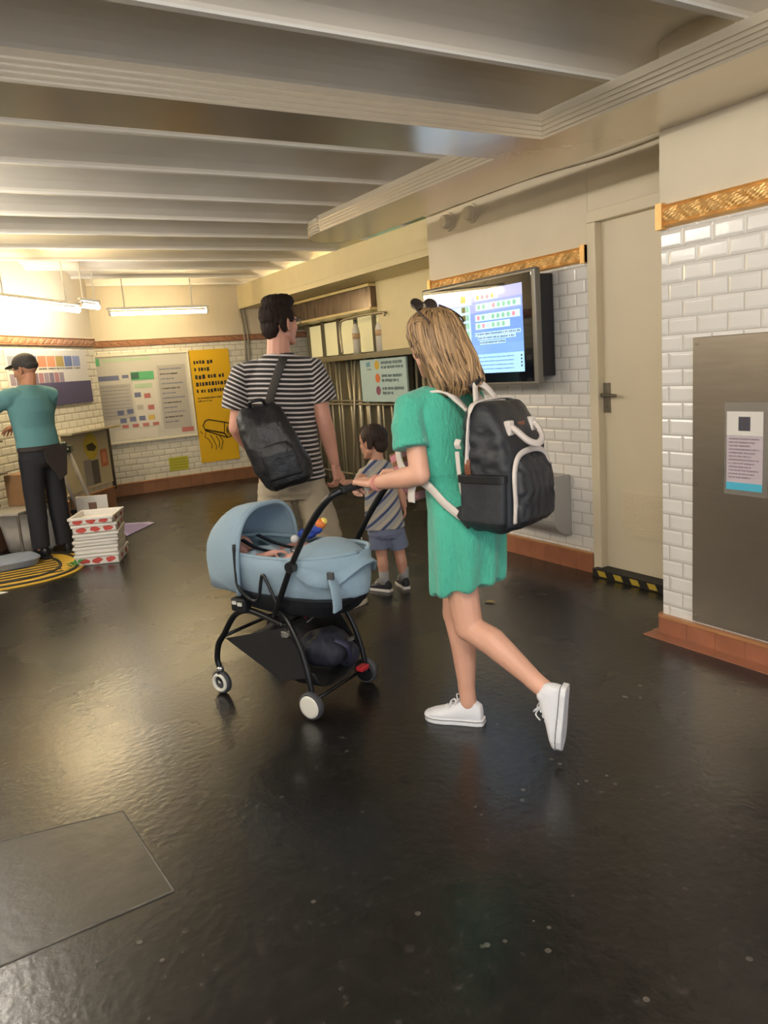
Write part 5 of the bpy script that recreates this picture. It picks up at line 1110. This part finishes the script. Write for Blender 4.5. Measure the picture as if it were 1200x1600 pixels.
h1 = hand_mesh(wLv, (.3, .8, -.3), (-.3, .2, 1), -1, REL, 1.0, vs=.0035); h2 = hand_mesh(wRv, (0, 1, -.2), (.3, 0, 1), 1, REL, 1.0, vs=.0035)
vd = finish_body([bod, hd, h1, h2], SKINV, VO, VAZ, 'man in a teal T-shirt, black trousers and dark cap reaching left over the goods')
add_eyes(HV, vd)
b = MB(); b.loft([(0, 0, .955, .185, .130), (0, 0, 1.02, .180, .128), (0, .02, 1.12, .180, .130), (0, .02, 1.25, .198, .140), (0, .02, 1.36, .195, .115), (.015, .03, 1.43, .14, .09), (.03, .04, 1.47, .082, .072)], 36)
b.tube([(-.10, .02, 1.40), (-.175, .03, 1.375), (-.215, .13, 1.34), (-.240, .22, 1.305)], [.065, .080, .078, .082], 20); b.tube([(.10, .01, 1.40), (.175, .005, 1.38), (.195, .08, 1.29), (.205, .14, 1.22)], [.065, .080, .078, .082], 20)
q = b.vox(.007, 4); q.displace(cloth_noise(.008, 7, 5)); q.build('tshirt', mat('teal_jersey', '5a8a8d', .85, bump=.2, bscale=200), vd, smooth=True)
b = MB(); b.loft([(0, 0, .98, .165, .12), (0, 0, .90, .178, .13), (0, 0, .82, .175, .125), (0, 0, .78, .15, .10)], 32); b.tube([(-.085, 0, .86), (-.10, .01, .55), (-.118, .0, .10)], [.098, .082, .072], 22); b.tube([(.085, 0, .86), (.10, .0, .55), (.10, -.01, .09)], [.098, .082, .074], 22)
q = b.vox(.007, 4); q.displace(cloth_noise(.009, 8, 7)); q.build('trousers', mat('black_trousers', '191a20', .8), vd, smooth=True)
b = MB(); b.loft([(0, -.005, .93, .188, .136), (0, -.005, .965, .186, .134)], 36); b.build('apron_band', mat('apron_dark', '2f2725', .7), vd, smooth=False)
b = MB(); b.prism([(-.06, .95), (.17, .95), (.13, .70), (.06, .66), (-.04, .82)], 'y', -.150, -.138); b.build('apron_panel', mat('apron_dark', '2f2725'), vd)
for a_, z_ in ((aL, -8), (aR, 12)): shoe(vd, foot_frame((a_[0], a_[1], 0), z_), 1.1, BLACKP, mat('black_sole', '1b1b1d', .5))
CAPM = mat('cap_charcoal', '3d3a38', .8)
b = MB(); b.ell((0, -.012, .052), (.086, .104, .080)); b.ell((0, -.06, .02), (.075, .055, .045)); b.xf(HV); q = b.vox(.005, 3); cp = q.build('cap', CAPM, vd, smooth=True)
b = MB(); b.ell((0, .105, .055), (.062, .062, .007), Mx.Rotation(-.12, 3, 'X')); b.xf(HV); b.build('peak', CAPM, cp, smooth=True)
